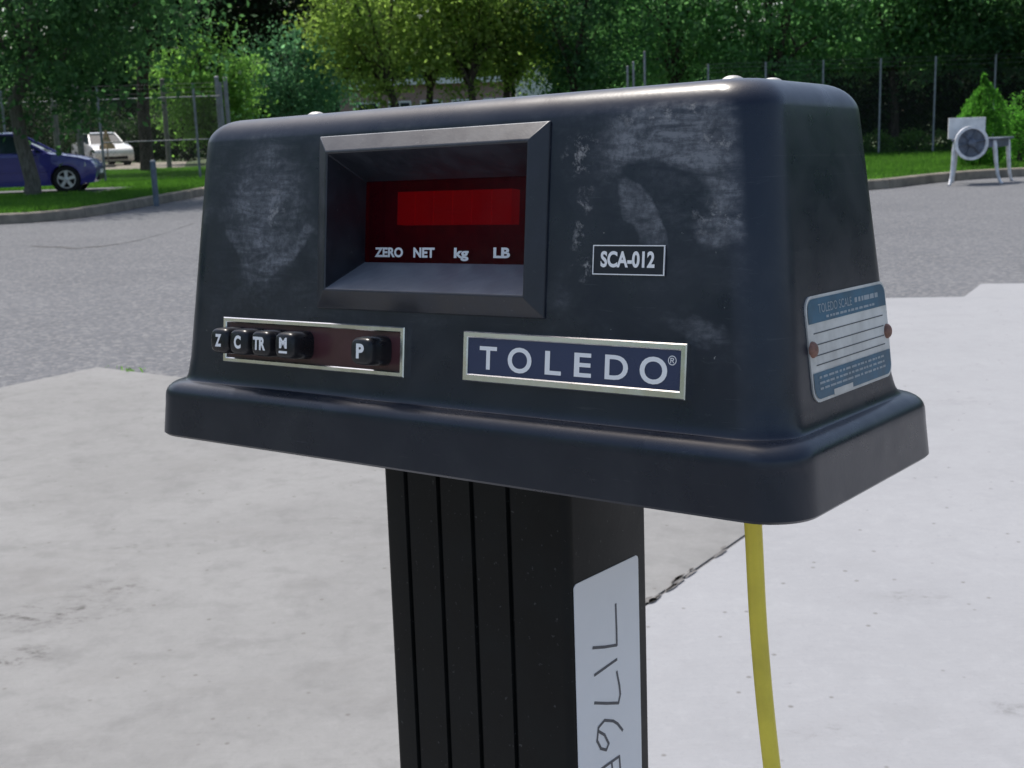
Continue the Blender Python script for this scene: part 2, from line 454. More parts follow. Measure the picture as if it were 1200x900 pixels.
# ------------------------------------------------------------------ scale materials
def mat_housing():
    k = Mat('housing_paint')
    P = k.coord()
    xyz = k.n('SeparateXYZ'); k.t.links.new(P, xyz.inputs[0])
    u = xyz.outputs[0]; v = k.sub(xyz.outputs[2], float(HC-ORG[2]))
    nrm = k.n('SeparateXYZ'); k.t.links.new(k.coord('Normal'), nrm.inputs[0])
    fr = k.sm(nrm.outputs[1], -0.85, -0.97)
    # warped panel coordinates so that wiped edges wander
    wv = k.n('CombineXYZ'); k.put(wv.inputs[0], u); k.put(wv.inputs[1], v)
    UV = wv.outputs[0]
    warp = k.n('TexNoise'); k.put(warp.inputs['Vector'], UV); warp.inputs['Scale'].default_value = 22; warp.inputs['Detail'].default_value = 4
    vm = k.n('VectorMath', operation='MULTIPLY_ADD'); k.put(vm.inputs[0], warp.outputs[1]); vm.inputs[1].default_value = (0.026,0.026,0); 
    sb_ = k.n('VectorMath', operation='SUBTRACT'); k.put(sb_.inputs[0], UV); sb_.inputs[1].default_value = (0.0175,0.0175,0)
    k.put(vm.inputs[2], sb_.outputs[0])
    w2 = k.n('TexNoise'); k.put(w2.inputs['Vector'], UV); w2.inputs['Scale'].default_value = 110; w2.inputs['Detail'].default_value = 4
    v2 = k.n('VectorMath', operation='MULTIPLY_ADD'); k.put(v2.inputs[0], w2.outputs[1]); v2.inputs[1].default_value = (0.009,0.009,0); k.put(v2.inputs[2], vm.outputs[0])
    UW = v2.outputs[0]
    s2 = k.n('SeparateXYZ'); k.put(s2.inputs[0], UW); uw, vw = s2.outputs[0], s2.outputs[1]
    def ell(cx, cy, rx, ry, ang=0.0, a=1.0, b=0.55):
        ca, sa_ = math.cos(R(ang)), math.sin(R(ang))
        du, dv = k.sub(uw, cx), k.sub(vw, cy)
        p = k.math('DIVIDE', k.add(k.mul(du, ca), k.mul(dv, sa_)), rx)
        q = k.math('DIVIDE', k.sub(k.mul(dv, ca), k.mul(du, sa_)), ry)
        return k.sm(k.math('SQRT', k.add(k.mul(p, p), k.mul(q, q))), a, b)
    def mx(a, b): return k.math('MAXIMUM', a, b)
    cl = k.noise(UV, 30, 8, 0.68, 1.0)
    st = k.noise(k.mapv(UV, (1, 4.5, 1), rotz=R(20)), 26, 6, 0.65, 1.5)
    fi = k.noise(UV, 260, 4, 0.7)
    # right-hand area: dusty field, minus the wiped arch, plus the lobe left inside it
    field = ell(0.153, 0.120, 0.058, 0.048, 0, 1.1, 0.45)
    arch = k.mul(ell(0.138, 0.088, 0.040, 0.042, -30, 1.0, 0.8), 1.0)
    arch = mx(arch, ell(0.160, 0.078, 0.016, 0.034, 12, 1.0, 0.5))
    lobe = ell(0.1355, 0.095, 0.0105, 0.026, 38, 1.0, 0.7)
    lobe2 = ell(0.182, 0.092, 0.018, 0.011, 10, 1.1, 0.4)
    leftside = ell(0.100, 0.105, 0.016, 0.045, 0, 1.1, 0.4)
    dR = k.mul(field, k.sub(1.0, k.mul(arch, 0.9)))
    dR = mx(dR, k.mul(lobe, 0.75)); dR = mx(dR, k.mul(lobe2, 0.9))
    dR = k.mul(k.sub(1.0, k.mul(leftside, 0.55)), dR)
    # smear by the badge
    sm1 = k.mul(ell(0.170, 0.040, 0.026, 0.0075, -18, 1.0, 0.3), 0.33)
    # left-hand area: patchy field with a round wiped track
    fl = ell(-0.142, 0.103, 0.044, 0.052, 0, 1.15, 0.4)
    blot = ell(-0.134, 0.106, 0.016, 0.020, 0, 1.0, 0.2)
    ringd = k.math('SQRT', k.add(k.mul(k.sub(uw, -0.140), k.sub(uw, -0.140)), k.mul(k.sub(vw, 0.105), k.sub(vw, 0.105))))
    ring = k.mul(k.sm(ringd, 0.046, 0.041), k.sm(ringd, 0.031, 0.037))
    low = k.sm(v, 0.105, 0.085)
    dL = mx(k.mul(fl, 0.62), k.mul(blot, 1.0)); dL = mx(dL, k.mul(k.mul(ring, low), 0.62))
    tex = k.add(0.35, k.mul(k.sm(cl, 0.34, 0.70), 0.75))
    tex = k.mul(tex, k.add(0.45, k.mul(k.sm(st, 0.35, 0.65), 0.95)))
    tex = k.mul(tex, k.add(0.6, k.mul(k.sm(fi, 0.35, 0.65), 0.8)))
    haze_ = k.mul(k.sm(k.noise(UV, 14, 6, 0.6, 1.0), 0.38, 0.68), k.mul(k.sm(v, 0.0, 0.06), 0.17))
    dust = k.mul(mx(mx(dR, dL), mx(sm1, haze_)), tex)
    # caked white residue: blotches near the bezel, the right cluster and the upper edge
    cake = mx(mx(ell(0.098, 0.128, 0.012, 0.016, 0, 1, 0.3), ell(0.099, 0.094, 0.007, 0.024, 0, 1, 0.3)), mx(ell(0.150, 0.1475, 0.038, 0.0055, 0, 1, 0.4), mx(ell(0.180, 0.095, 0.02, 0.012, 0, 1, 0.2), ell(0.176, 0.134, 0.012, 0.012, 0, 1, 0.2))))
    cake = mx(cake, k.mul(ell(-0.134, 0.106, 0.012, 0.018, 0, 1, 0.2), 0.9))
    cake = mx(cake, ell(0.106, 0.070, 0.012, 0.010, 0, 1, 0.2))
    cn = k.noise(UV, 150, 7, 0.74, 0.15)
    cake = k.mul(cake, k.sm(cn, 0.51, 0.66))
    # loose specks everywhere on the front
    vd = k.voro(UV, 130); vc = k.n('SeparateColor'); k.t.links.new(k.voro(UV, 130, out=1), vc.inputs[0])
    spk = k.mul(k.mul(k.sm(k.noise(UV, 330, 3, 0.6), 0.70, 0.74), k.sm(k.noise(UV, 30, 2, 0.5), 0.50, 0.62)), k.sm(v, 0.0, 0.03))
    # overall film and scuffs over the whole housing
    film = k.mul(k.sm(k.noise(P, 16, 6, 0.65, 0.6), 0.38, 0.75), 0.075)
    film = k.add(film, k.mul(k.sm(nrm.outputs[2], 0.3, 0.9), k.add(0.05, k.mul(k.sm(cl, 0.3, 0.7), 0.10))))
    scr = k.noise(k.mapv(P, (60, 1, 900), rotz=R(14)), 0.9, 2, 0.5)
    scr = k.mul(k.sm(scr, 0.70, 0.74), 0.10)
    scu = k.mul(k.sm(k.noise(k.mapv(P, (1,1,2.5)), 55, 6, 0.75, 1.2), 0.60, 0.72), k.mul(k.sm(k.noise(P, 9, 2, 0.5), 0.48, 0.62), 0.16))
    scr = k.add(scr, scu)
    paint = k.mix(k.sm(k.noise(P, 5, 3, 0.5), 0.3, 0.7), (0.0026,0.0062,0.0165), (0.0038,0.0082,0.0205))
    c = k.mix(k.add(film, scr), paint, (0.16,0.165,0.17))
    c = k.mix(k.math('MINIMUM', k.mul(k.mul(dust, fr), 0.90), 0.9), c, (0.19,0.205,0.225))
    c = k.mix(k.mul(k.mul(cake, fr), 0.62), c, (0.40,0.40,0.39))
    c = k.mix(k.mul(k.mul(spk, fr), 0.5), c, (0.5,0.5,0.48))
    k.col(c)
    rg = k.add(0.26, k.mul(k.math('MINIMUM', k.mul(k.add(dust, cake), fr), 1.0), 0.42))
    rg = k.add(rg, k.mul(k.sm(k.noise(P, 40, 4, 0.6), 0.3, 0.7), 0.08))
    k.set(rg, spec=0.55)
    k.bump(k.add(k.mul(k.noise(P, 420, 2, 0.5), 0.25), k.mul(cake, fr)), 0.12, 0.0012)
    return k.m

M_HOUSE = mat_housing()
def mat_black(name, col, rough, scale=60, spec=0.4):
    k = Mat(name); P = k.coord()
    a = k.noise(P, scale, 5, 0.65); b = k.noise(P, 300, 3, 0.6)
    c = k.mix(k.sm(a, 0.35, 0.75), col, tuple(x*1.7 for x in col))
    c = k.mix(k.mul(k.sm(b, 0.66, 0.75), 0.18), c, (0.25,0.25,0.25))
    k.col(c); k.set(k.sm(a, 0.3, 0.7, rough-.06, rough+.08), spec=spec)
    k.bump(b, 0.08, 0.0008)
    return k.m
M_BEZEL = mat_black('bezel_plastic', (0.013,0.016,0.023), 0.40, spec=0.6)
def settle(m):
    # grey dust that has settled on faces looking up
    k = Mat.__new__(Mat); k.m = m; k.t = m.node_tree; k.b = k.t.nodes['Principled BSDF']; k.out = k.t.nodes['Material Output']
    src = k.b.inputs['Base Color'].links[0].from_socket
    nz = k.n('SeparateXYZ'); k.put(nz.inputs[0], k.coord('Normal'))
    a = k.noise(k.coord(), 70, 6, 0.65, 0.8)
    k.col(k.mix(k.mul(k.sm(nz.outputs[2], 0.68, 0.82), k.sm(a, 0.2, 0.8, 0.70, 0.95)), src, (0.22,0.24,0.275)))
settle(M_BEZEL)
M_COLUMN = mat_black('column_anodised', (0.0036,0.0044,0.0046), 0.38, 25, 0.18)
M_KEY = mat_black('key_plastic', (0.010,0.010,0.012), 0.30)
M_CHROME = simple('chrome_trim', (0.80,0.80,0.79), 0.20, 1.0, var=0.05, vscale=90)
M_SCREW = simple('zinc_screw', (0.42,0.42,0.41), 0.55, 0.6, var=0.2, vscale=200)
M_RUST = simple('rusty_screw', (0.22,0.115,0.085), 0.6, 0.2, var=0.3, vscale=200)
M_WHITE = simple('white_print', (0.88,0.88,0.87), 0.5, var=0.04)
M_BADGE = simple('badge_blue', (0.036,0.048,0.105), 0.30, var=0.1)
M_TAPE = simple('label_tape', (0.012,0.014,0.022), 0.35, var=0.2, vscale=60)
M_MAROON = simple('maroon_panel', (0.075,0.030,0.034), 0.22, var=0.15, vscale=30)
M_GREYPRINT = simple('faded_print', (0.30,0.34,0.36), 0.5, var=0.1, vscale=60)
M_LINE = simple('dark_print', (0.05,0.06,0.07), 0.5, var=0.1)
M_PLATEWHITE = simple('plate_aluminium', (0.60,0.60,0.57), 0.42, 0.25, var=0.18, vscale=45)
M_PLATEBLUE = simple('plate_teal', (0.030,0.105,0.165), 0.40, var=0.25, vscale=60)
M_STICKER = simple('sticker_paper', (0.74,0.745,0.76), 0.45, var=0.03, vscale=12)
M_PEN = simple('marker_ink', (0.09,0.09,0.10), 0.6, var=0.2, vscale=120)
M_BLACKTRIM = simple('black_trim', (0.006,0.006,0.007), 0.5, var=0.2)
def mat_filter():
    k = Mat('red_filter')
    tr = k.n('BsdfTransparent'); tr.inputs[0].default_value = (0.82,0.018,0.040,1)
    gl = k.n('BsdfGlossy'); gl.inputs[0].default_value = (1,1,1,1); gl.inputs[1].default_value = 0.12
    fn = k.n('Fresnel'); fn.inputs[0].default_value = 1.45
    df = k.n('BsdfDiffuse'); df.inputs[0].default_value = (0.075,0.004,0.012,1)
    m1 = k.n('MixShader'); m1.inputs[0].default_value = 0.30
    k.t.links.new(tr.outputs[0], m1.inputs[1]); k.t.links.new(df.outputs[0], m1.inputs[2])
    m2 = k.n('MixShader')
    k.put(m2.inputs[0], k.mul(fn.outputs[0], k.sm(k.noise(k.coord(), 60, 4, 0.6), 0.3, 0.7, 0.12, 0.24)))
    k.t.links.new(m1.outputs[0], m2.inputs[1]); k.t.links.new(gl.outputs[0], m2.inputs[2])
    k.t.links.new(m2.outputs[0], k.out.inputs[0])
    return k.m
M_FILTER = mat_filter()
M_DIGIT = Mat('display_module'); M_DIGIT.col((0.62,0.58,0.56)); M_DIGIT.set(0.5)
M_DIGIT.b.inputs['Emission Color'].default_value = (1.0,0.05,0.03,1); M_DIGIT.b.inputs['Emission Strength'].default_value = 0.10  # slight red glow added so the band shows through the filter
M_DIGIT = M_DIGIT.m
M_BOARDDK = simple('circuit_board', (0.085,0.07,0.065), 0.5, var=0.5, vscale=120)
M_SEG = simple('display_segment', (0.85,0.75,0.70), 0.4, var=0.05)

# ------------------------------------------------------------------ scale: housing
scale = empty('weighing_scale', M4)
tag(scale, 'black weighing scale head with red display on a grooved column', 'scale')

def rrect(x0, x1, y0, y1, r, z, n=10):
    # a generous left and back: the rounded corners, not sharp ones, carry the outline
    x0 -= 0.67*r; y1 += 0.80*r
    out = []
    for cx, cy, a0 in ((x1-r, y0+r, -90), (x1-r, y1-r, 0), (x0+r, y1-r, 90), (x0+r, y0+r, 180)):
        for k in range(n+1):
            a = R(a0+90*k/n); out.append((cx+r*math.cos(a), cy+r*math.sin(a), z))
    # support points beside every arc keep the flats flat
    full = []
    m = len(out)
    for i in range(m):
        full.append(out[i])
        if i % (n+1) == n:
            a, b_ = Vector(out[i]), Vector(out[(i+1) % m]); d = (b_-a)
            full += [tuple(a+d*0.03), tuple(a+d*0.97)]
    return full
hb = MB()
def lerp(a, b, t): return a+(b-a)*t
def body_in(z):   # inset of body faces at height z: side, front, back
    t = (z-HC)/(H-HC); return lerp(IB, IT, t), lerp(IB, IFR, t), lerp(IBB, IBK, t)
rs = []
h2 = W/2
for z, i in ((0.0015, 0.004), (0.0, 0.0015), (0.0015, 0.0002), (0.004, 0.0004), (0.022, 0.0019), (0.0258, 0.0021)):
    rs.append(rrect(-h2+i, h2-i, i, D-i, 0.026-i*0.5, z))
# rounded shoulder of the skirt
rs0 = 0.0100
for k in range(1, 8):
    a = R(90*k/7*0.95); i = 0.0022+rs0*(1-math.cos(a)); z = 0.0270+rs0*math.sin(a)
    rs.append(rrect(-h2+i, h2-i, i, D-i, 0.025-i*0.4, z))
# little cove into the wall
z0 = 0.0270+rs0*math.sin(R(85.5)); i0 = 0.0022+rs0*(1-math.cos(R(85.5)))
for t, dz in ((0.10,0.0001),(0.22,0.0004),(0.36,0.0012),(0.52,0.0026),(0.68,0.0046),(0.82,0.0074),(0.93,0.0110),(1.0,0.0155)):
    z = z0 + dz; s_, f_, b_ = body_in(max(z, 0.046))
    ii = lerp(i0, 1, 0)
    rs.append(rrect(-h2+lerp(i0, s_, t), h2-lerp(i0, s_, t), lerp(i0, f_, t), D-lerp(i0, b_, t), 0.024, z))
for z in (0.060, 0.10, 0.15, 0.180, 0.1875):
    s_, f_, b_ = body_in(z); rs.append(rrect(-h2+s_, h2-s_, f_, D-b_, 0.0235, z))
rt = 0.0165
zt = H-rt
for k in range(1, 12):
    a = R(90*k/11); s_, f_, b_ = body_in(zt+rt*math.sin(a)*0.4); e = rt*(1-math.cos(a))
    rs.append(rrect(-h2+s_+e, h2-s_-e, f_+e, D-b_-e, max(0.0235-e*0.6, 0.008), zt+rt*math.sin(a)))
for e, dz in ((0.024, 0.0004), (0.045, 0.0010)):
    s_, f_, b_ = body_in(H); rs.append(rrect(-h2+s_+e, h2-s_-e, f_+e, D-b_-e, 0.010, H+dz))
hb.rings(rs)
L2(hb)
housing = bpy.data.objects.new('housing', hb.mesh('housing')); COL.objects.link(housing)
# pocket for the display
cut = MB(); cut.box(-0.0865, 0.0715, 0.052, 0.1415, -0.046, 0.03); front(cut)
cuto = bpy.data.objects.new('cutter', cut.mesh('cutter')); COL.objects.link(cuto)
bo = housing.modifiers.new('cut', 'BOOLEAN'); bo.operation = 'DIFFERENCE'; bo.object = cuto; bo.solver = 'EXACT'
dg = bpy.context.evaluated_depsgraph_get()
me = bpy.data.meshes.new_from_object(housing.evaluated_get(dg))
housing.modifiers.clear(); housing.data = me
bpy.data.objects.remove(cuto); COL.objects.unlink(housing)
finish(housing, M_HOUSE, scale, smooth=35)
wnm = housing.modifiers.new('weighted', 'WEIGHTED_NORMAL'); wnm.keep_sharp = True; wnm.weight = 80

# bezel: raised frame with a hooded recess
def rect(u0, u1, v0, v1, w): return [(u0,v0,w),(u1,v0,w),(u1,v1,w),(u0,v1,w)]
bz = MB()
bz.rings([rect(-0.090,0.075,0.0475,0.1440,-0.003), rect(-0.0937,0.0783,0.0440,0.1477,-0.001), rect(-0.0937,0.0783,0.0440,0.1477,0.0012),
          rect(-0.0812,0.0703,0.0545,0.1378,0.0085), rect(-0.0795,0.0690,0.0560,0.1364,0.0085),
          rect(-0.0775,0.0668,0.0730,0.1222,-0.0235)], cap0=False, cap1=False)
front(bz)
bezel = bz.build('display_bezel', M_BEZEL, scale, bevel=0.0007)
fl_ = MB(); fl_.box(-0.0785, 0.0678, 0.0720, 0.1232, -0.0262, -0.0237); front(fl_)
fl_.build('display_window', M_FILTER, bezel)
bk = MB(); bk.box(-0.079, 0.068, 0.0715, 0.1235, -0.0445, -0.0425); front(bk); bk.build('display_board', M_BOARDDK, bezel)
for i in range(6):
    d = MB(); u0 = -0.0615+i*0.0148; d.box(u0+0.0002, u0+0.0145, 0.0965, 0.1165, -0.0422, -0.0345); front(d)
    d.build('digit_module', M_DIGIT, bezel)
sg = MB()
for (x0, z0_, x1, z1) in ((0.0035,0.1135,0.0095,0.1070),(0.0095,0.1070,0.0040,0.1000),(0.0095,0.1070,0.0165,0.1070),(-0.0330,0.1125,-0.0240,0.1135),(-0.0330,0.1125,-0.0340,0.1050),(-0.0340,0.1050,-0.0260,0.1050),(-0.0330,0.1045,-0.0340,0.0990),(-0.0210,0.1040,-0.0080,0.1035)):
    dx, dz = x1-x0, z1-z0_; l = math.hypot(dx, dz); nx, nz = -dz/l*0.00035, dx/l*0.00035
    sg.add([(x0+nx,z0_+nz,-0.0341),(x1+nx,z1+nz,-0.0341),(x1-nx,z1-nz,-0.0341),(x0-nx,z0_-nz,-0.0341)], [(0,1,2,3)])
front(sg); sg.build('segment_lines', M_SEG, bezel)

def text_mb(items, th=0.0002, bold=0.0):
    """items: (string, u0, u1, v0, v1, w) each fitted to its box; returns one MB in panel coordinates"""
    out = MB()
    for (txt, u0, u1, v0, v1, w) in items:
        cu = bpy.data.curves.new('lettering', 'FONT'); cu.body = txt; cu.size = 1.0; cu.offset = bold; cu.resolution_u = 5
        ob = bpy.data.objects.new('lettering', cu); COL.objects.link(ob)
        bpy.context.view_layer.update()
        m = bpy.data.meshes.new_from_object(ob.evaluated_get(bpy.context.evaluated_depsgraph_get()))
        co = np.array([v.co[:] for v in m.vertices]); mn, mxx = co.min(0), co.max(0)
        sx, sy = (u1-u0)/max(1e-6, mxx[0]-mn[0]), (v1-v0)/max(1e-6, mxx[1]-mn[1])
        out.add([(u0+(p[0]-mn[0])*sx, v0+(p[1]-mn[1])*sy, w) for p in co], [tuple(f.vertices) for f in m.polygons])
        bpy.data.objects.remove(ob); bpy.data.curves.remove(cu); bpy.data.meshes.remove(m)
    return out

tw = -0.0234
front(text_mb([('ZERO',-0.0692,-0.0459,0.0762,0.0822,tw),('NET',-0.0375,-0.0207,0.0762,0.0822,tw),('kg',-0.0058,0.0053,0.0745,0.0822,tw),('LB',0.0235,0.0355,0.0765,0.0825,tw)], bold=0.042)).build('indicator_lettering', M_WHITE, bezel)

# ------------------------------------------------------------------ key panel
def frame(u0, u1, v0, v1, w0, w1, t, tb=None):
    tb = tb or t
    m = MB()
    inn = lambda e, w: rect(u0+t+e, u1-t-e, v0+tb+e, v1-t-e, w)
    m.rings([rect(u0,u1,v0,v1,w0), rect(u0,u1,v0,v1,w1-0.0006), rect(u0+.0006,u1-.0006,v0+.0006,v1-.0006,w1), inn(-.0006, w1), inn(0, w1-0.0006), inn(0, w0)], cap0=False, cap1=False)
    return m
kp = front(frame(-0.1784,-0.0193,0.0062,0.0354,-0.001,0.0034,0.0032)).build('key_panel', M_CHROME, scale, smooth=20)
bp = MB(); bp.box(-0.1755, -0.0222, 0.0090, 0.0326, -0.001, 0.0012); front(bp).build('backing_plate', M_MAROON, kp)
def key(u, v, glyph, box):
    m = MB(); n = 28; rs_ = []
    def loop(a, b_, w):
        o = []
        for k in range(n):
            t = 2*math.pi*k/n; c, s_ = math.cos(t), math.sin(t); e = 2/3.6
            o.append((u+a*abs(c)**e*math.copysign(1, c), v+b_*abs(s_)**e*math.copysign(1, s_), w))
        return o
    for a, b_, w in ((0.0092,0.0088,0.0008),(0.0089,0.0085,0.006),(0.0087,0.0083,0.0130),(0.0083,0.0079,0.0160),(0.0075,0.0071,0.0176),(0.0064,0.0060,0.0182)):
        rs_.append(loop(a, b_, w))
    m.rings(rs_); o = front(m).build('key', M_KEY, scale, smooth=50)
    if glyph:
        front(text_mb([(glyph, u+box[0], u+box[1], v+box[2], v+box[3], 0.01835)], bold=0.045)).build('key_letter', M_WHITE, o)
    return o
KV = 0.0208
key(-0.1650, KV, 'Z', (-0.0030,0.0030,-0.0038,0.0042))
key(-0.1465, KV, 'C', (-0.0032,0.0032,-0.0042,0.0042))
key(-0.1262, KV, 'TR', (-0.0056,0.0056,-0.0040,0.0042))
km = key(-0.1046, KV, 'M', (-0.0034,0.0034,-0.0018,0.0048))
ul = MB(); ul.box(-0.1046-0.0036, -0.1046+0.0036, KV-0.0048, KV-0.0034, 0.0182, 0.0184); front(ul).build('key_underline', M_WHITE, km)
key(-0.0397, KV, 'P', (-0.0030,0.0032,-0.0042,0.0044))

# ------------------------------------------------------------------ name badge, tag, data plate
bd = front(frame(0.0258,0.1666,0.0078,0.0354,-0.001,0.0046,0.0034,0.0042)).build('name_badge', M_CHROME, scale, smooth=20)
bf = MB(); bf.box(0.0285, 0.1640, 0.0112, 0.0328, -0.001, 0.0034); front(bf).build('badge_field', M_BADGE, bd)
wl = 0.0036
front(text_mb([('T',0.0372,0.0492,0.0150,0.0276,wl),('O',0.0567,0.0727,0.0143,0.0281,wl),('L',0.0815,0.0920,0.0149,0.0274,wl),('E',0.1002,0.1109,0.0150,0.0275,wl),('D',0.1192,0.1331,0.0150,0.0276,wl),('O',0.1399,0.1558,0.0143,0.0281,wl)], bold=0.018)).build('badge_lettering', M_WHITE, bd)
front(text_mb([('®',0.1560,0.1608,0.0244,0.0292,wl)])).build('registered_mark', M_WHITE, bd)
tg = MB(); tg.box(0.1079, 0.1505, 0.0680, 0.0832, -0.001, 0.0009)
tgo = front(tg).build('number_tag', M_TAPE, scale, bevel=0.0003)
front(frame(0.1079,0.1505,0.0680,0.0832,0.0008,0.0013,0.0007)).build('tag_border', M_WHITE, tgo)
front(text_mb([('SCA-012',0.1128,0.1448,0.0718,0.0801,0.0012)], bold=0.035)).build('tag_lettering', M_WHITE, tgo)

def rpoly(u0, u1, v0, v1, r, w, n=6):
    return [(p[0], p[1], w) for cx, cy, a0 in ((u1-r,v0+r,-90),(u1-r,v1-r,0),(u0+r,v1-r,90),(u0+r,v0+r,180)) for p in [(cx+r*math.cos(R(a0+90*k/n)), cy+r*math.sin(R(a0+90*k/n))) for k in range(n+1)]]
dp = MB(); dp.rings([rpoly(0.0525,0.1560,0.0035,0.0560,0.007,-0.001), rpoly(0.0525,0.1560,0.0035,0.0560,0.007,0.0008)])
dpo = side(dp).build('data_plate', M_PLATEWHITE, scale, smooth=30)
dpo['label'] = 'silver and teal data plate with two rusty screws'
def band(v0, v1, up):
    r = 0.006; n = 6; u0, u1 = 0.0540, 0.1545; pts = []
    if up:
        pts = [(u0,v0),(u1,v0)] + [(u1-r+r*math.cos(R(a)), v1-r+r*math.sin(R(a))) for a in np.linspace(0,90,n)] + [(u0+r+r*math.cos(R(a)), v1-r+r*math.sin(R(a))) for a in np.linspace(90,180,n)]
    else:
        pts = [(u1,v1),(u0,v1)] + [(u0+r+r*math.cos(R(a)), v0+r+r*math.sin(R(a))) for a in np.linspace(180,270,n)] + [(u1-r+r*math.cos(R(a)), v0+r+r*math.sin(R(a))) for a in np.linspace(270,360,n)]
    m = MB(); m.add([(x,y,0.0011) for x,y in pts], [tuple(range(len(pts)))]); return m
side(band(0.0425, 0.0545, True)).build('teal_band', M_PLATEBLUE, dpo)
side(band(0.0050, 0.0182, False)).build('teal_band', M_PLATEBLUE, dpo)
ln = MB()
for v in (0.0372, 0.0315, 0.0262, 0.0215): ln.box(0.0590, 0.1490, v, v+0.0005, 0.0008, 0.0010)
side(ln).build('ruled_lines', M_LINE, dpo)
side(text_mb([('TOLEDO SCALE', 0.066, 0.108, 0.0470, 0.0515, 0.0013)])).build('plate_title', M_GREYPRINT, dpo)
pr = MB()
rnd = random.Random(8)
def bars(m, u0, u1, v, h):
    u = u0
    while u < u1-0.002:
        l = rnd.uniform(0.002, 0.007); m.box(u, min(u+l, u1), v, v+h, 0.0011, 0.0013); u += l+rnd.uniform(0.0008, 0.002)
bars(pr, 0.112, 0.146, 0.0480, 0.0025); bars(pr, 0.075, 0.138, 0.0440, 0.0012)
for v in (0.0150, 0.0122, 0.0094): bars(pr, 0.060, 0.146, v, 0.0011)
side(pr).build('fine_print', M_GREYPRINT, dpo)['kind'] = 'stuff'
pale = MB(); pale.box(0.076, 0.100, 0.0045, 0.0075, 0.0011, 0.0013); side(pale).build('stamped_field', M_PLATEWHITE, dpo)
def dome(m, c, ax, r, hh, n=16):
    """domed screw head, base centre c in the frame used, ax = index of the outward axis"""
    rs_ = []
    for t in (0, 0.35, 0.6, 0.8, 0.93, 1.0):
        rr = r*math.cos(math.asin(t)*0.98); ring = []
        for k in range(n):
            a = 2*math.pi*k/n; p = [rr*math.cos(a), rr*math.sin(a)]; p.insert(ax, hh*t); ring.append(tuple(c[i]+p[i] for i in range(3)))
        rs_.append(ring)
    return m.rings(rs_)
for u, v in ((0.0562, 0.0300), (0.1535, 0.0282)):
    m = MB(); dome(m, (u, v, 0.0006), 2, 0.0042, 0.0028); side(m).build('plate_screw', M_RUST, dpo, smooth=40)
for x, y in ((0.165, 0.066), (0.170, 0.100), (-0.134, 0.066), (-0.137, 0.088)):
    m = MB(); dome(m, (x, y, H-0.0005), 2, 0.0062, 0.0036); L2(m).build('top_screw', M_SCREW, scale, smooth=40)

# ------------------------------------------------------------------ column, sticker, foot
XL, XR, YF, YB = -0.0710, 0.0706, 0.0450, 0.1305
prof = []
def fil(cx, cy, r, a0, a1, n=5): return [(cx+r*math.cos(R(lerp(a0,a1,k/n))), cy+r*math.sin(R(lerp(a0,a1,k/n)))) for k in range(n+1)]
prof += fil(XL+.004, YF+.004, .004, 180, 270)
for gx in (-0.0515, -0.0249, 0.0013, 0.0288):
    prof += [(gx-.0018, YF), (gx-.0009, YF+.0024), (gx+.0009, YF+.0024), (gx+.0018, YF)]
prof += fil(XR-.006, YF+.006, .006, 270, 360) + fil(XR-.004, YB-.004, .004, 0, 90) + fil(XL+.004, YB-.004, .004, 90, 180)
cb = MB(); cb.rings([[(x, y, ORG[2]+0.004) for x, y in prof], [(x, y, 0.012) for x, y in prof]])
column = L2(cb).build('column', M_COLUMN, scale, smooth=25)
def onside(u, v): p = on_plane(u, v, (XR, 0, 0), (1, 0, 0)); return p[1], p[2]
ta, tb = onside(672, 683), onside(748, 652)
y0, y1, zt_ = 0.0495, 0.1192, -0.0672
st = MB(); st.rings([rpoly(y0, y1, -0.36, zt_, 0.003, 0.0), rpoly(y0, y1, -0.36, zt_, 0.003, 0.0004)])
def cside(b): return b.xf(lambda u, v, w: (XR+w-ORG[0], u-ORG[1], v-ORG[2]))
sticker = cside(st).build('paper_label', M_STICKER, scale)
sticker['label'] = 'white paper label with handwriting on the column side'
strokes = [[(720.7,708),(721.6,735),(722,755.7),(708,758),(694,759)], [(722,772.5),(710,781),(696,791)],
           [(722,787),(725,803),(726,813.5),(724,823.6),(710,824),(696,823.6)],
           [(728.8,855.5),(723,848),(717.8,844.7),(707.7,843.9),(700.5,852.5),(699,868),(703.4,877),(709.7,878.6),(712.6,871.3),(707.7,861),(701,857)],
           [(727,913),(725,886),(708,898),(690,911)], [(716,893),(718,912)],
           [(726,934),(712,930),(700,940),(701,955),(712,958),(724,950)]]
hw = MB()
for s_ in strokes:
    P = [onside(*p) for p in s_]
    for i in range(len(P)-1):
        a, b_ = Vector(P[i]), Vector(P[i+1]); d = (b_-a).normalized(); nn = Vector((-d.y, d.x))*0.0009; a = a-d*0.0005; b_ = b_+d*0.0005
        w_ = 0.00055+0.00005*(i % 2)
        hw.add([(*(a+nn), w_), (*(b_+nn), w_), (*(b_-nn), w_), (*(a-nn), w_)], [(0,1,2,3)])
cside(hw).build('handwriting', M_PEN, sticker)
# foot: plate standing level with the column on four adjustable feet
fp = MB(); fp.rings([[(p[0], p[1], ORG[2]-0.012) for p in rpoly(-0.19,0.19,-0.10,0.28,0.03,0)], [(p[0], p[1], ORG[2]+0.006) for p in rpoly(-0.19,0.19,-0.10,0.28,0.03,0)]])
L2(fp).build('base_plate', M_COLUMN, scale, bevel=0.002)
for x in (-0.16, 0.16):
    for y in (-0.07, 0.25):
        zz = ORG[2]-0.012
        wz = loc2world((x, y, zz)).z
        m = MB(); n = 16
        m.rings([[(x+r*math.cos(2*math.pi*k/n), y+r*math.sin(2*math.pi*k/n), z) for k in range(n)] for r, z in ((0.016, zz-wz-0.003), (0.016, zz-wz+0.008), (0.007, zz-wz+0.010), (0.007, zz+0.001))])
        L2(m).build('levelling_foot', M_SCREW, scale, smooth=40)

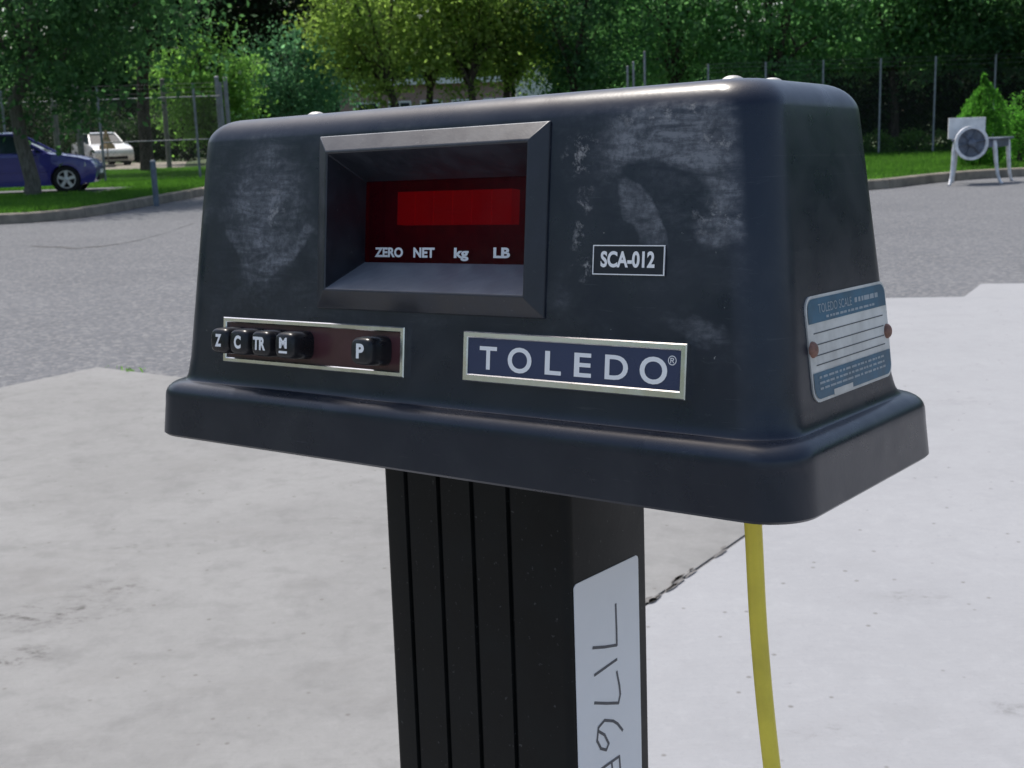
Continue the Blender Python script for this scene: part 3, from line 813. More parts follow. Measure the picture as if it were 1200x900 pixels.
# ------------------------------------------------------------------ yellow cord
M_CORD = Mat('yellow_cord'); k = M_CORD
nz = k.noise(k.coord(), 30, 5, 0.6)
k.col(k.mix(k.sm(nz, 0.35, 0.75), (0.78,0.64,0.06), (0.62,0.50,0.05))); k.set(0.42); M_CORD = M_CORD.m
cpl = [(0.1545,0.10,0.012),(0.1560,0.10,-0.005),(0.1585,0.10,-0.030),(0.1623,0.10,-0.098),(0.1700,0.10,-0.1726),(0.185,0.10,-0.28),(0.215,0.11,-0.50),(0.240,0.13,-0.75),(0.262,0.16,-0.93)]
cw = [loc2world(p) for p in cpl]
e = cw[-1]
cw += [Vector((e.x+0.03, e.y-0.01, 0.022)), Vector((e.x+0.14, e.y-0.10, 0.0105)), Vector((e.x+0.40, e.y-0.38, 0.0105)), Vector((e.x+0.75, e.y-0.55, 0.0105)), Vector((e.x+1.4, e.y-0.75, 0.0105)), Vector((e.x+2.3, e.y-1.2, 0.0105))]
sm_ = []
for i in range(len(cw)-1):
    p0, p1, p2, p3 = cw[max(i-1,0)], cw[i], cw[i+1], cw[min(i+2,len(cw)-1)]
    for t in np.linspace(0, 1, 8, endpoint=False):
        t = float(t); q = 0.5*((2*p1)+(p2-p0)*t+(2*p0-5*p1+4*p2-p3)*t*t+(3*p1-p0-3*p2+p3)*t**3)
        q.z = max(q.z, 0.0085); sm_.append(q)
sm_.append(cw[-1])
# ribbed flat cable: three round cores side by side
cab = MB(); rings = []; up = None
right = Vector(RW[0]); 
for i, p in enumerate(sm_):
    d = (sm_[min(i+1,len(sm_)-1)]-sm_[max(i-1,0)]).normalized()
    if up is None: up = Vector(MR @ np.array([0.79,-0.61,0]))*0 + Vector((1,0,0))
    up = (up-d*up.dot(d)).normalized(); sd = d.cross(up)
    ring = []
    for kk in range(30):
        a = 2*math.pi*kk/30; rr = 1.0-0.13*abs(math.cos(a*3))**6
        ring.append(p+up*math.cos(a)*0.0050*(0.97+0.03*math.cos(6*a))+sd*math.sin(a)*0.0036*rr)
    rings.append(ring)
cab.rings(rings)
tag(cab.build('power_cord', M_CORD, smooth=50), 'yellow cord hanging from beneath the black scale head', 'cord')

# ------------------------------------------------------------------ vegetation materials
def mat_leaf(name, dark, light, trans=0.58, scale=0.9):
    k = Mat(name); P = k.coord()
    geo = k.n('NewGeometry')
    rnd_ = geo.outputs['Random Per Island']
    nz = k.noise(P, scale, 3, 0.6)
    f = k.math('MINIMUM', k.add(k.mul(k.sm(nz, 0.35, 0.65), 0.5), k.mul(rnd_, 0.5)), 1.0)
    c = k.mix(f, dark, light)
    c = k.mix(k.sm(rnd_, 0.93, 0.99), c, tuple(min(1, x*1.5) for x in light))
    k.col(c); k.set(0.6, spec=0.2)
    tl = k.n('BsdfTranslucent'); k.put(tl.inputs[0], k.mix(1.0, c, (2.2,2.6,1.9), 'MULTIPLY'))
    mx_ = k.n('MixShader'); mx_.inputs[0].default_value = trans
    k.t.links.new(k.b.outputs[0], mx_.inputs[1]); k.t.links.new(tl.outputs[0], mx_.inputs[2])
    k.t.links.new(mx_.outputs[0], k.out.inputs[0])
    return k.m
LEAF_MID = mat_leaf('leaf_mid', (0.060,0.130,0.058), (0.145,0.265,0.115))
LEAF_SHADED = mat_leaf('leaf_shaded', (0.006,0.013,0.006), (0.014,0.030,0.011), 0.08)  # albedo lowered to imitate shade inside the crown
LEAF_LIGHT = mat_leaf('leaf_light', (0.066,0.128,0.030), (0.130,0.225,0.060))
LEAF_BLUE = mat_leaf('leaf_blue', (0.045,0.105,0.062), (0.105,0.200,0.120))
LEAF_YELLOW = mat_leaf('leaf_yellow', (0.095,0.140,0.034), (0.205,0.260,0.072))
LEAF_DEEP = mat_leaf('leaf_deep', (0.030,0.072,0.034), (0.080,0.160,0.068), 0.55)
LEAF_HEDGE = mat_leaf('leaf_hedge', (0.010,0.026,0.010), (0.030,0.062,0.018), 0.25)
LEAF_BRIGHT = mat_leaf('leaf_bright', (0.045,0.130,0.020), (0.085,0.215,0.035))
LEAF_FAR = mat_leaf('leaf_far', (0.020,0.050,0.022), (0.050,0.105,0.045), 0.3, 0.25)
GRASS_M = mat_leaf('grass_blade', (0.040,0.105,0.014), (0.085,0.180,0.028), 0.4, 0.5)
def mat_bark(name, a, b):
    k = Mat(name); P = k.coord()
    n1 = k.noise(k.mapv(P, (1,1,0.18)), 26, 5, 0.65, 0.6); n2 = k.noise(P, 3, 3, 0.6)
    c = k.mix(k.sm(n1, 0.35, 0.65), a, b); c = k.mix(k.mul(k.sm(n2, 0.5, 0.7), 0.4), c, (0.12,0.13,0.09))
    k.col(c); k.set(0.9, spec=0.2); k.bump(n1, 0.6, 0.02); return k.m
BARK = mat_bark('bark_brown', (0.035,0.028,0.022), (0.10,0.082,0.065))
BARK_GREY = mat_bark('bark_grey', (0.09,0.082,0.070), (0.20,0.185,0.16))

def leaf_mesh(name, C, size, rng, droop=0.3, aspect=0.55):
    """folded leaf-shaped quads at the points C (n x 3)"""
    n = len(C)
    d = rng.normal(size=(n,3)); d[:,2] -= droop; d /= np.linalg.norm(d, axis=1)[:,None]
    r = rng.normal(size=(n,3)); s = np.cross(d, r); s /= np.linalg.norm(s, axis=1)[:,None]
    nn = np.cross(d, s)
    L = size*rng.uniform(0.6, 1.35, n)[:,None]
    base = C - d*L*0.5; tip = C + d*L*0.5
    l = C + s*L*aspect*0.5 + nn*L*0.10; q = C - s*L*aspect*0.5 + nn*L*0.10
    V = np.stack([base, l, tip, q], 1).reshape(-1, 3).astype(np.float32)
    me = bpy.data.meshes.new(name)
    me.vertices.add(4*n); me.vertices.foreach_set('co', V.ravel())
    me.loops.add(4*n); me.loops.foreach_set('vertex_index', np.arange(4*n, dtype=np.int32))
    me.polygons.add(n); me.polygons.foreach_set('loop_start', np.arange(0, 4*n, 4, dtype=np.int32)); me.polygons.foreach_set('loop_total', np.full(n, 4, np.int32))
    me.update(calc_edges=True); me.validate()
    return me

def clumps(rng, n_cl, per, rad, c, rc, shell=0.55, flat=0.6, lobes=5):
    """leaf positions: flattened clumps through an ellipsoid with an uneven outline"""
    d = rng.normal(size=(n_cl,3)); d /= np.linalg.norm(d, axis=1)[:,None]
    ph = rng.uniform(0, 6.28, 4)
    az = np.arctan2(d[:,1], d[:,0])
    wob = 1 + 0.16*np.sin(az*lobes+ph[0]) + 0.12*np.sin(az*(lobes+3)+ph[1]+d[:,2]*4) + rng.uniform(-0.10,0.10,n_cl)
    rr = (shell + (1-shell)*rng.random(n_cl)**0.6)*wob
    cc = d*rr[:,None]*np.array(rad) + np.array(c)
    k = rng.uniform(0.6, 1.4, n_cl)
    P = np.repeat(cc, per, 0) + rng.normal(size=(n_cl*per,3))*np.array([rc, rc, rc*flat])*0.5*np.repeat(k, per)[:,None]
    return P, cc

def obj_mesh(name, me, mat, parent=None):
    o = bpy.data.objects.new(name, me); COL.objects.link(o)
    me.materials.append(mat); o.parent = parent
    return o

def tree(name, x, y, h_trunk, r_trunk, crown_c, crown_r, leaf, label, group=None, seed=1, n_cl=150, per=90, rc=0.85, size=0.16, bark=BARK, z0=LZ, shell=0.45, lean=(0,0), pull=0.55):
    rng = np.random.default_rng(seed)
    root = empty(name, loc=(x, y, z0))
    tag(root, label, 'tree', group)
    b = MB()
    cx, cy, cz = crown_c[0]-x, crown_c[1]-y, crown_c[2]-z0
    top = Vector((cx*pull, cy*pull, h_trunk))
    path = [Vector((0,0,-0.05)), Vector((rng.normal()*0.02,0,h_trunk*0.12)), Vector((lean[0]*0.35, lean[1]*0.35, h_trunk*0.45)), Vector((lean[0]*0.8+cx*pull*0.36, lean[1]*0.8+cy*pull*0.36, h_trunk*0.75)), top]
    b.tube(path, [r_trunk*1.35, r_trunk*1.05, r_trunk*0.95, r_trunk*0.88, r_trunk*0.8], 12)
    P, cc = clumps(rng, n_cl, per, crown_r, (cx,cy,cz), rc, shell)
    nl = 9
    for i in range(nl):
        tgt = Vector(cc[rng.integers(len(cc))]); mid = top.lerp(tgt, 0.5) + Vector((0,0,0.25*rng.random()))
        b.tube([top-Vector((0,0,0.1+0.25*rng.random())), mid, tgt], [r_trunk*0.62, r_trunk*0.34, r_trunk*0.1], 7)
        for j in range(2):
            t2 = Vector(cc[rng.integers(len(cc))])
            if (t2-mid).length < max(crown_r)*1.1: b.tube([mid, mid.lerp(t2, 0.6)+Vector((0,0,0.1)), t2], [r_trunk*0.25, r_trunk*0.15, r_trunk*0.05], 5)
    b.build('trunk', bark, root, smooth=60)
    obj_mesh('crown', leaf_mesh('crown', P, size, rng), leaf, root)
    return root

def X(u, y, z=1.5): return at_depth(u, y, z)
# left tree in front of the car
tx, ty = G(38, 231, LZ)
tree('shade_tree', tx, ty, 2.6, 0.15, (tx+0.5, ty-0.2, 4.8), (3.3, 3.0, 2.9), LEAF_DEEP, 'shade tree with slim grey trunk in front of the purple car', seed=3, n_cl=330, per=95, rc=0.9, size=0.15, bark=BARK_GREY, lean=(-0.30,0))
# dark tree spreading over the fence; leaf colour carries its own crown shade
tree('dark_shaded_tree', X(170,43), 43, 4.3, 0.22, (X(275,42), 41.0, 6.85), (5.4, 3.4, 2.75), LEAF_SHADED, 'shade-darkened tree with thick trunk spreading above the fence posts', seed=5, n_cl=330, per=90, rc=1.0, size=0.20, lean=(0,0), pull=0.1)
tree('light_green_tree', X(245,54), 54, 1.6, 0.12, (X(243,54), 54, 3.9), (2.3, 1.9, 2.9), LEAF_LIGHT, 'light green sunlit tree beyond the double fence post', seed=7, n_cl=130, per=90, rc=0.8, size=0.19)
tree('blue_green_tree', X(345,60), 60, 1.9, 0.14, (X(345,60), 60, 4.3), (2.8, 2.2, 2.9), LEAF_BLUE, 'bluish green tree between light green and yellow green trees', seed=9, n_cl=150, per=90, rc=0.85, size=0.2)
GY = 'yellow green trees above the scale'
for i, (u, yy, cu, cz, rx, rz, lb) in enumerate(((468,36,440,4.3,1.75,2.25,'yellow green tree whose branches hang before the brick building'), (503,39,505,4.9,1.7,2.2,'yellow green tree with slim trunk against the brick building wall'), (556,37,545,4.6,1.6,2.1,'yellow green tree beside the white windows of the brick building'), (592,38,598,4.4,1.55,2.1,'yellow green tree next to the white gabled shed'))):
    tree('yellow_green_tree', X(u,yy), yy, 2.5, 0.12, (X(cu,yy,4), yy-0.2, cz), (rx, 1.6, rz), LEAF_YELLOW, lb, GY, seed=20+i, n_cl=120, per=95, rc=0.75, size=0.14)
tree('dark_green_tree', X(668,37), 37, 2.3, 0.11, (X(675,37,4), 37, 4.3), (1.35, 1.3, 2.4), LEAF_DEEP, 'narrow dark green tree beside the white gabled shed', seed=31, n_cl=110, per=95, rc=0.75, size=0.14)
tree('green_tree', X(790,38), 38, 2.2, 0.15, (X(785,38,4), 38, 4.4), (2.2, 1.9, 2.75), LEAF_MID, 'broad green tree behind the pale gate pipes', seed=33, n_cl=190, per=95, rc=0.8, size=0.15)
tree('green_tree', X(905,37), 37, 2.2, 0.15, (X(905,37,4), 37, 4.2), (2.2, 1.9, 2.7), LEAF_MID, 'broad green tree above the top screws of the scale', seed=35, n_cl=190, per=95, rc=0.8, size=0.15)
tree('green_tree', X(1050,38), 38.2, 2.6, 0.17, (X(1040,38,4), 37.6, 4.9), (2.6, 2.0, 2.45), LEAF_MID, 'green tree rising behind the chain link fence posts', seed=37, n_cl=220, per=95, rc=0.8, size=0.15)
tree('green_tree', X(1165,37), 37.5, 2.8, 0.18, (X(1165,37,4), 36.5, 5.0), (2.9, 2.3, 2.5), LEAF_DEEP, 'deep green tree behind the bright green conifer', seed=39, n_cl=240, per=95, rc=0.85, size=0.15)
tree('green_tree', X(1300,36), 36.5, 2.6, 0.18, (X(1300,36,4), 36, 4.8), (3.0, 2.3, 2.6), LEAF_MID, 'green tree at the far end of the chain link fence', seed=41, n_cl=200, per=80, rc=0.9, size=0.16)
tree('green_tree', X(-140,36), 36, 2.4, 0.18, (X(-140,36,4), 36, 5.0), (3.2, 2.6, 3.0), LEAF_MID, 'green tree beyond the rear of the purple car', seed=43, n_cl=180, per=80, rc=1.0, size=0.18)

# tree line goes on round the lot; unseen left row added to darken reflections
SRC = [o for o in bpy.data.objects if o.name.startswith('green_tree') and o.parent is None]
for i, (x, y, s_, lb) in enumerate(((23,33,1.15,'tall green tree past the end of the fence'),(28,27,1.25,'green tree by the far side of the lot'),(32,20,1.2,'green tree at the edge of the lot opposite the kerb'),(34,12,1.3,'green tree beside the open lot'),(-30,30,1.2,'green tree farther along the left kerb'),(-29,19,1.3,'green tree where the left kerb runs on'),(-23,12,1.1,'unseen green tree added by the unpaved side of the lot'),(-24,5,1.15,'second unseen tree added by the unpaved side of the lot'),(-23,-3,1.2,'third unseen tree added by the unpaved side of the lot'),(-23,-11,1.15,'fourth unseen tree added by the unpaved side of the lot'))):
    o = copy_tree(SRC[i % 3]); o.location = (x, y, LZ); o.rotation_euler = (0,0,i*1.3); o.scale = (s_, s_, s_); o['label'] = lb

# shrubs behind the fences
def shrub(name, x, y, rad, leaf, label, group, seed, n_cl=60, per=70, rc=0.5, size=0.11, cat='shrub', z0=LZ):
    rng = np.random.default_rng(seed)
    root = empty(name, loc=(x, y, z0)); tag(root, label, cat, group)
    P, cc = clumps(rng, n_cl, per, rad, (0,0,rad[2]*0.92), rc, 0.35, 0.8)
    P = P[P[:,2] > 0.02]
    obj_mesh('foliage', leaf_mesh('foliage', P, size, rng, 0.0), leaf, root)
    b = MB()
    for i in range(7):
        t = Vector(cc[rng.integers(len(cc))]); b.tube([Vector((rng.normal()*.08, rng.normal()*.08, -0.03)), t*0.5, t], [0.03,0.02,0.008], 6)
    b.build('stems', BARK, root, smooth=60)
    return root
HG = 'dark shrubs behind the right-hand fence'
for i, (u, yy, rx, rz) in enumerate(((930,38.5,1.5,1.5),(1000,39,1.4,1.6),(1062,39.6,1.5,1.75),(1125,39.2,1.5,1.7),(1190,38.8,1.6,1.8),(1262,38.5,1.7,1.8),(1345,38.5,1.7,1.7))):
    shrub('evergreen_shrub', X(u,yy), yy, (rx,1.1,rz), LEAF_HEDGE, 'dark evergreen shrub massed behind the chain link fence', HG, 60+i, 110, 80, 0.6, 0.13)
LG = 'low leafy plants at the foot of the fence'
for i, (u, yy, r) in enumerate(((1040,35.6,0.35),(1062,36.1,0.45),(1082,35.7,0.4),(1012,35.8,0.4),(1112,35.9,0.38))):
    shrub('low_plant', X(u,yy), yy, (r,0.3,r*0.8), LEAF_LIGHT, 'low light green plant at the foot of the chain link fence', LG, 80+i, 18, 45, 0.2, 0.09)
shrub('round_shrub', X(1196,26.5), 26.5, (0.55,0.5,0.62), LEAF_BRIGHT, 'round bright green shrub beside the old table', None, 91, 40, 80, 0.25, 0.06)
LS = 'bushes beyond the left-hand fence'
for i, (u, yy, rx, rz) in enumerate(((20,50,2.0,1.6),(158,62.5,1.2,1.0),(215,62,2.0,1.5),(-60,48,2.0,1.6),(85,63,2.4,1.5),(290,62,2.2,1.6))):
    shrub('hedge_bush', X(u,yy), yy, (rx,1.2,rz), LEAF_HEDGE, 'dark bush beyond the left-hand wire fence', LS, 95+i, 100, 70, 0.6, 0.16)

# bright conifer behind the old table: upright plumes
def conifer(x, y, h, r, label, seed):
    rng = np.random.default_rng(seed)
    root = empty('conifer', loc=(x, y, LZ)); tag(root, label, 'conifer')
    n = 9000
    t = rng.random(n)**0.9; a = rng.uniform(0, 6.28, n); pl = np.floor(a/6.28*13)
    ap = (pl+0.5)/13*6.28 + (pl % 3-1)*0.1
    env = r*(np.sin(np.clip(0.12+t*0.95, 0, 1)*math.pi)**0.7)*(0.72+0.28*np.sin(pl*2.1)**2)
    rad = env*(0.75+0.25*rng.random(n))*np.where(rng.random(n) < 0.3, rng.random(n), 1)
    aa = ap + (a-ap)*0.8
    hh = h*(0.74+0.26*np.cos(pl*1.7)**2)
    P = np.stack([np.cos(aa)*rad, np.sin(aa)*rad, t*hh], 1) + rng.normal(size=(n,3))*0.02
    obj_mesh('foliage', leaf_mesh('foliage', P, 0.085, rng, -2.2, 0.28), LEAF_BRIGHT, root)
    MB().tube([(0,0,-0.03),(0,0,h*0.5),(0,0,h*0.85)], [0.05,0.03,0.008], 8).build('trunk', BARK, root, smooth=60)
conifer(X(1152,25.2), 25.2, z_at(86, X(1152,25.2), 25.2)-LZ, 0.62, 'bright green plume-like conifer standing behind the old table', 71)

# far wood
rng = np.random.default_rng(111)
n = 70000
a = rng.uniform(-1.5, 1.5, n); rr = rng.uniform(84, 100, n)
hh = 9.0 + 2.5*np.sin(a*23) + 1.8*np.sin(a*57+1) + rng.normal(size=n)*0.5
Pf = np.stack([np.sin(a)*rr, np.cos(a)*rr, 0.2+hh*rng.random(n)**0.8], 1)
tag(obj_mesh('far_wood', leaf_mesh('far_wood', Pf, 1.25, rng, 0.0, 0.7), LEAF_FAR), 'distant green wood behind the buildings', 'wood', kind='stuff')

# grass on both lawns
def inside(px, py, poly):
    c = np.zeros(len(px), bool); j = len(poly)-1
    for i in range(len(poly)):
        xi, yi = poly[i]; xj, yj = poly[j]
        hit = ((yi > py) != (yj > py)) & (px < (xj-xi)*(py-yi)/((yj-yi) if abs(yj-yi) > 1e-9 else 1e-9)+xi)
        c ^= hit; j = i
    return c
def grass(poly, x0, x1, y0, y1, n, seed, holes, label):
    rng = np.random.default_rng(seed)
    x = rng.uniform(x0, x1, n); y = y0+(y1-y0)*rng.random(n)**1.5
    ok = inside(x, y, poly)
    for hx0, hx1, hy0, hy1 in holes: ok &= ~((x > hx0) & (x < hx1) & (y > hy0) & (y < hy1))
    x, y = x[ok], y[ok]; n = len(x)
    hgt = rng.uniform(0.05, 0.115, n); a = rng.uniform(0, 6.28, n); w = rng.uniform(0.006, 0.014, n)
    lx, ly = rng.normal(size=n)*0.03, rng.normal(size=n)*0.03
    b0 = np.stack([x-np.cos(a)*w, y-np.sin(a)*w, np.full(n, LZ-0.005)], 1); b1_ = np.stack([x+np.cos(a)*w, y+np.sin(a)*w, np.full(n, LZ-0.005)], 1)
    tp = np.stack([x+lx, y+ly, LZ+hgt], 1)
    V = np.stack([b0, b1_, tp], 1).reshape(-1,3).astype(np.float32)
    me = bpy.data.meshes.new('grass'); me.vertices.add(3*n); me.vertices.foreach_set('co', V.ravel())
    me.loops.add(3*n); me.loops.foreach_set('vertex_index', np.arange(3*n, dtype=np.int32))
    me.polygons.add(n); me.polygons.foreach_set('loop_start', np.arange(0,3*n,3,dtype=np.int32)); me.polygons.foreach_set('loop_total', np.full(n,3,np.int32))
    me.update(calc_edges=True)
    tag(obj_mesh('grass', me, GRASS_M), label, 'grass', kind='stuff')
grass(left_poly, -16, -6.3, 19.8, 46, 190000, 5, [(-40,-8.6,26.9,30.2)], 'mown green grass beside the purple car')
grass(right_poly, 4, 17, 21, 42, 160000, 6, [(10.5,34,24.9,26.0)], 'mown green grass before the chain link fence')
grass(mid_poly, -6.5, 4.3, 33.2, 46, 60000, 7, [], 'mown green grass under the yellow green trees')
# weeds in the slab corner
def weed(x, y, r, seed, label):
    rng = np.random.default_rng(seed); n = 26
    P = np.stack([rng.normal(size=n)*r, rng.normal(size=n)*r*0.35, np.abs(rng.normal(size=n))*0.018], 1)
    me = leaf_mesh('weed', P, 0.035, rng, -0.6, 0.35)
    o = obj_mesh('weed', me, LEAF_LIGHT); o.location = (x, y, -0.012); o.rotation_euler = (0,0,math.atan2(B_.y,B_.x)); tag(o, label, 'weed', kind='stuff')
q = K+B_*0.24+A_*0.02; weed(q.x, q.y, 0.075, 1, 'small tuft of weeds at the concrete corner edge')

# ------------------------------------------------------------------ fences, posts, poles
M_GALV = simple('galvanised_steel', (0.24,0.255,0.265), 0.6, 0.1, var=0.2, vscale=6)
M_WIRE = simple('fence_wire', (0.11,0.115,0.115), 0.8, 0.0, var=0.15)
M_WOODGREY = mat_bark('weathered_timber', (0.17,0.16,0.145), (0.30,0.29,0.265))
def fence(name, pts, h, label, post_r, rails, mesh_gap=0.10, extra=0.35):
    root = empty(name, loc=(pts[0][0], pts[0][1], LZ)); ox, oy = pts[0]
    tag(root, label, 'fence')
    V = [Vector((x-ox, y-oy, 0)) for x, y in pts]
    for p in V:
        MB().tube([p+Vector((0,0,-0.1)), p+Vector((0,0,h+extra))], post_r, 10).build('post', M_GALV, root, smooth=60)
    for rz in rails:
        for i_, (a, b_) in enumerate(zip(V[:-1], V[1:])):
            if rz < 2 and i_ < len(V)-3: continue
            MB().tube([a+Vector((0,0,rz)), b_+Vector((0,0,rz))], 0.016, 8).build('rail', M_GALV, root, smooth=60)
    wm = MB(); wr = 0.0022
    for a, b_ in zip(V[:-1], V[1:]):
        L = (b_-a).length; d = (b_-a)/L; t = -h
        while t < L:
            for sgn in (1, -1):
                s0, s1 = t, t+h; z0_, z1_ = (0.03, h) if sgn > 0 else (h, 0.03)
                c0, c1 = max(s0, 0), min(s1, L)
                if c1-c0 > 0.02:
                    p = a+d*c0; q_ = a+d*c1
                    za, zb = lerp(z0_, z1_, (c0-s0)/h), lerp(z0_, z1_, (c1-s0)/h)
                    wm.tube([(p.x,p.y,za),(q_.x,q_.y,zb)], wr, 3, caps=False)
            t += mesh_gap
        for e_ in (0.12, 0.24, 0.34):
            wm.tube([a+Vector((0,0,h+e_)), b_+Vector((0,0,h+e_))], 0.004, 4, caps=False)
    w_ = wm.build('wire_mesh', M_WIRE, root); w_['kind'] = 'stuff'
    return root
fence('chain_link_fence', [(X(u,35),35.0) for u in (830,897,964,1031,1095,1165,1240,1320)], 2.25, 'chain link fence on the lawn before the dark shrubs', 0.030, ())
fence('chain_link_fence', [(X(u,33.6),33.6) for u in (-90,6,118,230,262)], 2.15, 'chain link fence beyond the purple car', 0.034, (2.15, 1.05))
def post(name, u, y, rad, top_px, mat, label, cat, group=None, z0=LZ):
    x = X(u, y); zt = z_at(top_px, x, y)
    root = empty(name, loc=(x, y, z0)); tag(root, label, cat, group)
    h = zt-z0
    MB().tube([(0,0,-0.1),(0,0,h*0.5),(0,0,h)], [rad, rad*0.98, rad*0.96], 14).build('shaft', mat, root, smooth=60)
    m = MB(); dome(m, (0,0,h), 2, rad*1.12, rad*0.7); m.build('cap', mat, root, smooth=60)
    return root
post('timber_post', 66, 40, 0.10, 92, M_WOODGREY, 'thick grey timber post behind the purple car windscreen', 'post', 'grey timber posts by the dark tree')
post('timber_post', 93, 40, 0.10, 92, M_WOODGREY, 'thick grey timber post beside the far white car', 'post', 'grey timber posts by the dark tree')
post('utility_pole', 195, 46, 0.09, 94, M_WOODGREY, 'tall pale pole standing beyond the chain link fence', 'pole')
post('gate_post', 258, 33.9, 0.06, 91, M_GALV, 'steel gate post closing the end of the chain link fence', 'post', 'paired gate posts')
post('gate_post', 268, 34.1, 0.06, 92, M_GALV, 'steel gate post standing just past the fence end post', 'post', 'paired gate posts')
bx_, by_ = G(183, 235, LZ)
def bollard():
    root = empty('bollard', loc=(bx_, by_, LZ)); tag(root, 'short blue-grey steel bollard standing by the kerb', 'bollard')
    zt = z_at(188, bx_, by_)-LZ
    MB().tube([(0,0,-0.1),(0,0,zt*0.6),(0,0,zt-0.03)], 0.052, 16).build('shaft', simple('bollard_paint', (0.10,0.13,0.165), 0.5, var=0.2), root, smooth=60)
    m = MB(); dome(m, (0,0,zt-0.03), 2, 0.058, 0.045); m.build('cap', M_GALV, root, smooth=60)
bollard()
for u, tp in ((736,78),(743,73),(756,61)):
    post('gate_pipe', u, 34, 0.032, tp, M_GALV, {736:'short white pipe behind the scale head', 743:'middle white pipe behind the scale head', 756:'tallest white pipe behind the scale head'}[u], 'pipe', 'white pipes behind the scale')

# ------------------------------------------------------------------ buildings
def mat_brickwall():
    k = Mat('brick_wall'); P = k.coord()
    br = k.n('TexBrick'); k.put(br.inputs['Vector'], k.mapv(P, (1,1,1))); 
    cx = k.n('SeparateXYZ'); k.put(cx.inputs[0], P); cb_ = k.n('CombineXYZ'); k.put(cb_.inputs[0], cx.outputs[0]); k.put(cb_.inputs[1], cx.outputs[2])
    k.put(br.inputs['Vector'], cb_.outputs[0])
    br.inputs['Color1'].default_value = (0.30,0.17,0.14,1); br.inputs['Color2'].default_value = (0.36,0.22,0.18,1); br.inputs['Mortar'].default_value = (0.40,0.36,0.33,1)
    br.inputs['Scale'].default_value = 4.5
    k.col(br.outputs[0]); k.set(0.9); return k.m
M_BRICK = mat_brickwall()
M_GLASSW = simple('window_glass', (0.03,0.04,0.05), 0.08, var=0.2)
M_TRIM = simple('white_trim', (0.72,0.72,0.69), 0.5, var=0.06)
M_ROOF = simple('roof_felt', (0.10,0.095,0.09), 0.9, var=0.2)
by = 68.0
bx0, bx1 = X(400, by), X(600, by)
bh = z_at(99, X(480,by), by)
bl = empty('brick_building', loc=(bx0, by, 0)); tag(bl, 'low pinkish brick building seen beneath the yellow green trees', 'building')
Wd = bx1-bx0
MB().box(0, Wd, 0, 9, -0.1, bh).build('wall', M_BRICK, bl)
rf = MB().box(-0.3, Wd+0.3, -0.35, 9.3, bh+0.002, bh+0.22).build('roof', M_ROOF, bl)
MB().box(-0.32, Wd+0.32, -0.40, -0.352, bh-0.03, bh+0.26).build('fascia', M_TRIM, rf)
for i in range(5):
    wx = 0.9+i*(Wd-2.4)/4
    f_ = MB().box(wx, wx+1.2, -0.05, 0.02, 0.95, 2.75).build('window', M_TRIM, bl)
    for j in range(2): MB().box(wx+0.08+j*0.55, wx+0.57+j*0.55, -0.06, -0.04, 1.05, 2.65).build('pane', M_GLASSW, f_)
sy = 55.0
sx0, sx1 = X(606, sy), X(648, sy)
sh = empty('garden_shed', loc=(sx0, sy, 0)); tag(sh, 'white gabled shed glimpsed between the dark tree trunks', 'shed')
sw = sx1-sx0; se = z_at(93, sx0, sy); sp = z_at(76, sx0, sy)
m = MB(); m.add([(0,0,-.1),(sw,0,-.1),(sw,0,se),(sw*0.5,0,sp),(0,0,se),(0,3,-.1),(sw,3,-.1),(sw,3,se),(sw*0.5,3,sp),(0,3,se)], [(0,1,2,3,4),(9,8,7,6,5),(0,5,6,1),(1,6,7,2),(4,9,5,0),(2,7,8,3),(3,8,9,4)])
m.build('wall', M_TRIM, sh)
for s_ in (0, 1):
    m = MB(); xa = -0.12 if s_ == 0 else sw+0.12
    m.add([(xa,-.15,se-.10),(sw*.5,-.15,sp+.02),(sw*.5,3.15,sp+.02),(xa,3.15,se-.10),(xa,-.15,se-.02),(sw*.5,-.15,sp+.10),(sw*.5,3.15,sp+.10),(xa,3.15,se-.02)], [(0,1,2,3),(4,7,6,5),(0,4,5,1),(1,5,6,2),(2,6,7,3),(3,7,4,0)])
    m.build('roof', M_ROOF, sh)
MB().box(sw*0.3, sw*0.7, -0.04, 0.02, 0, 2.0).build('door', simple('shed_door', (0.42,0.40,0.36), 0.6), sh)

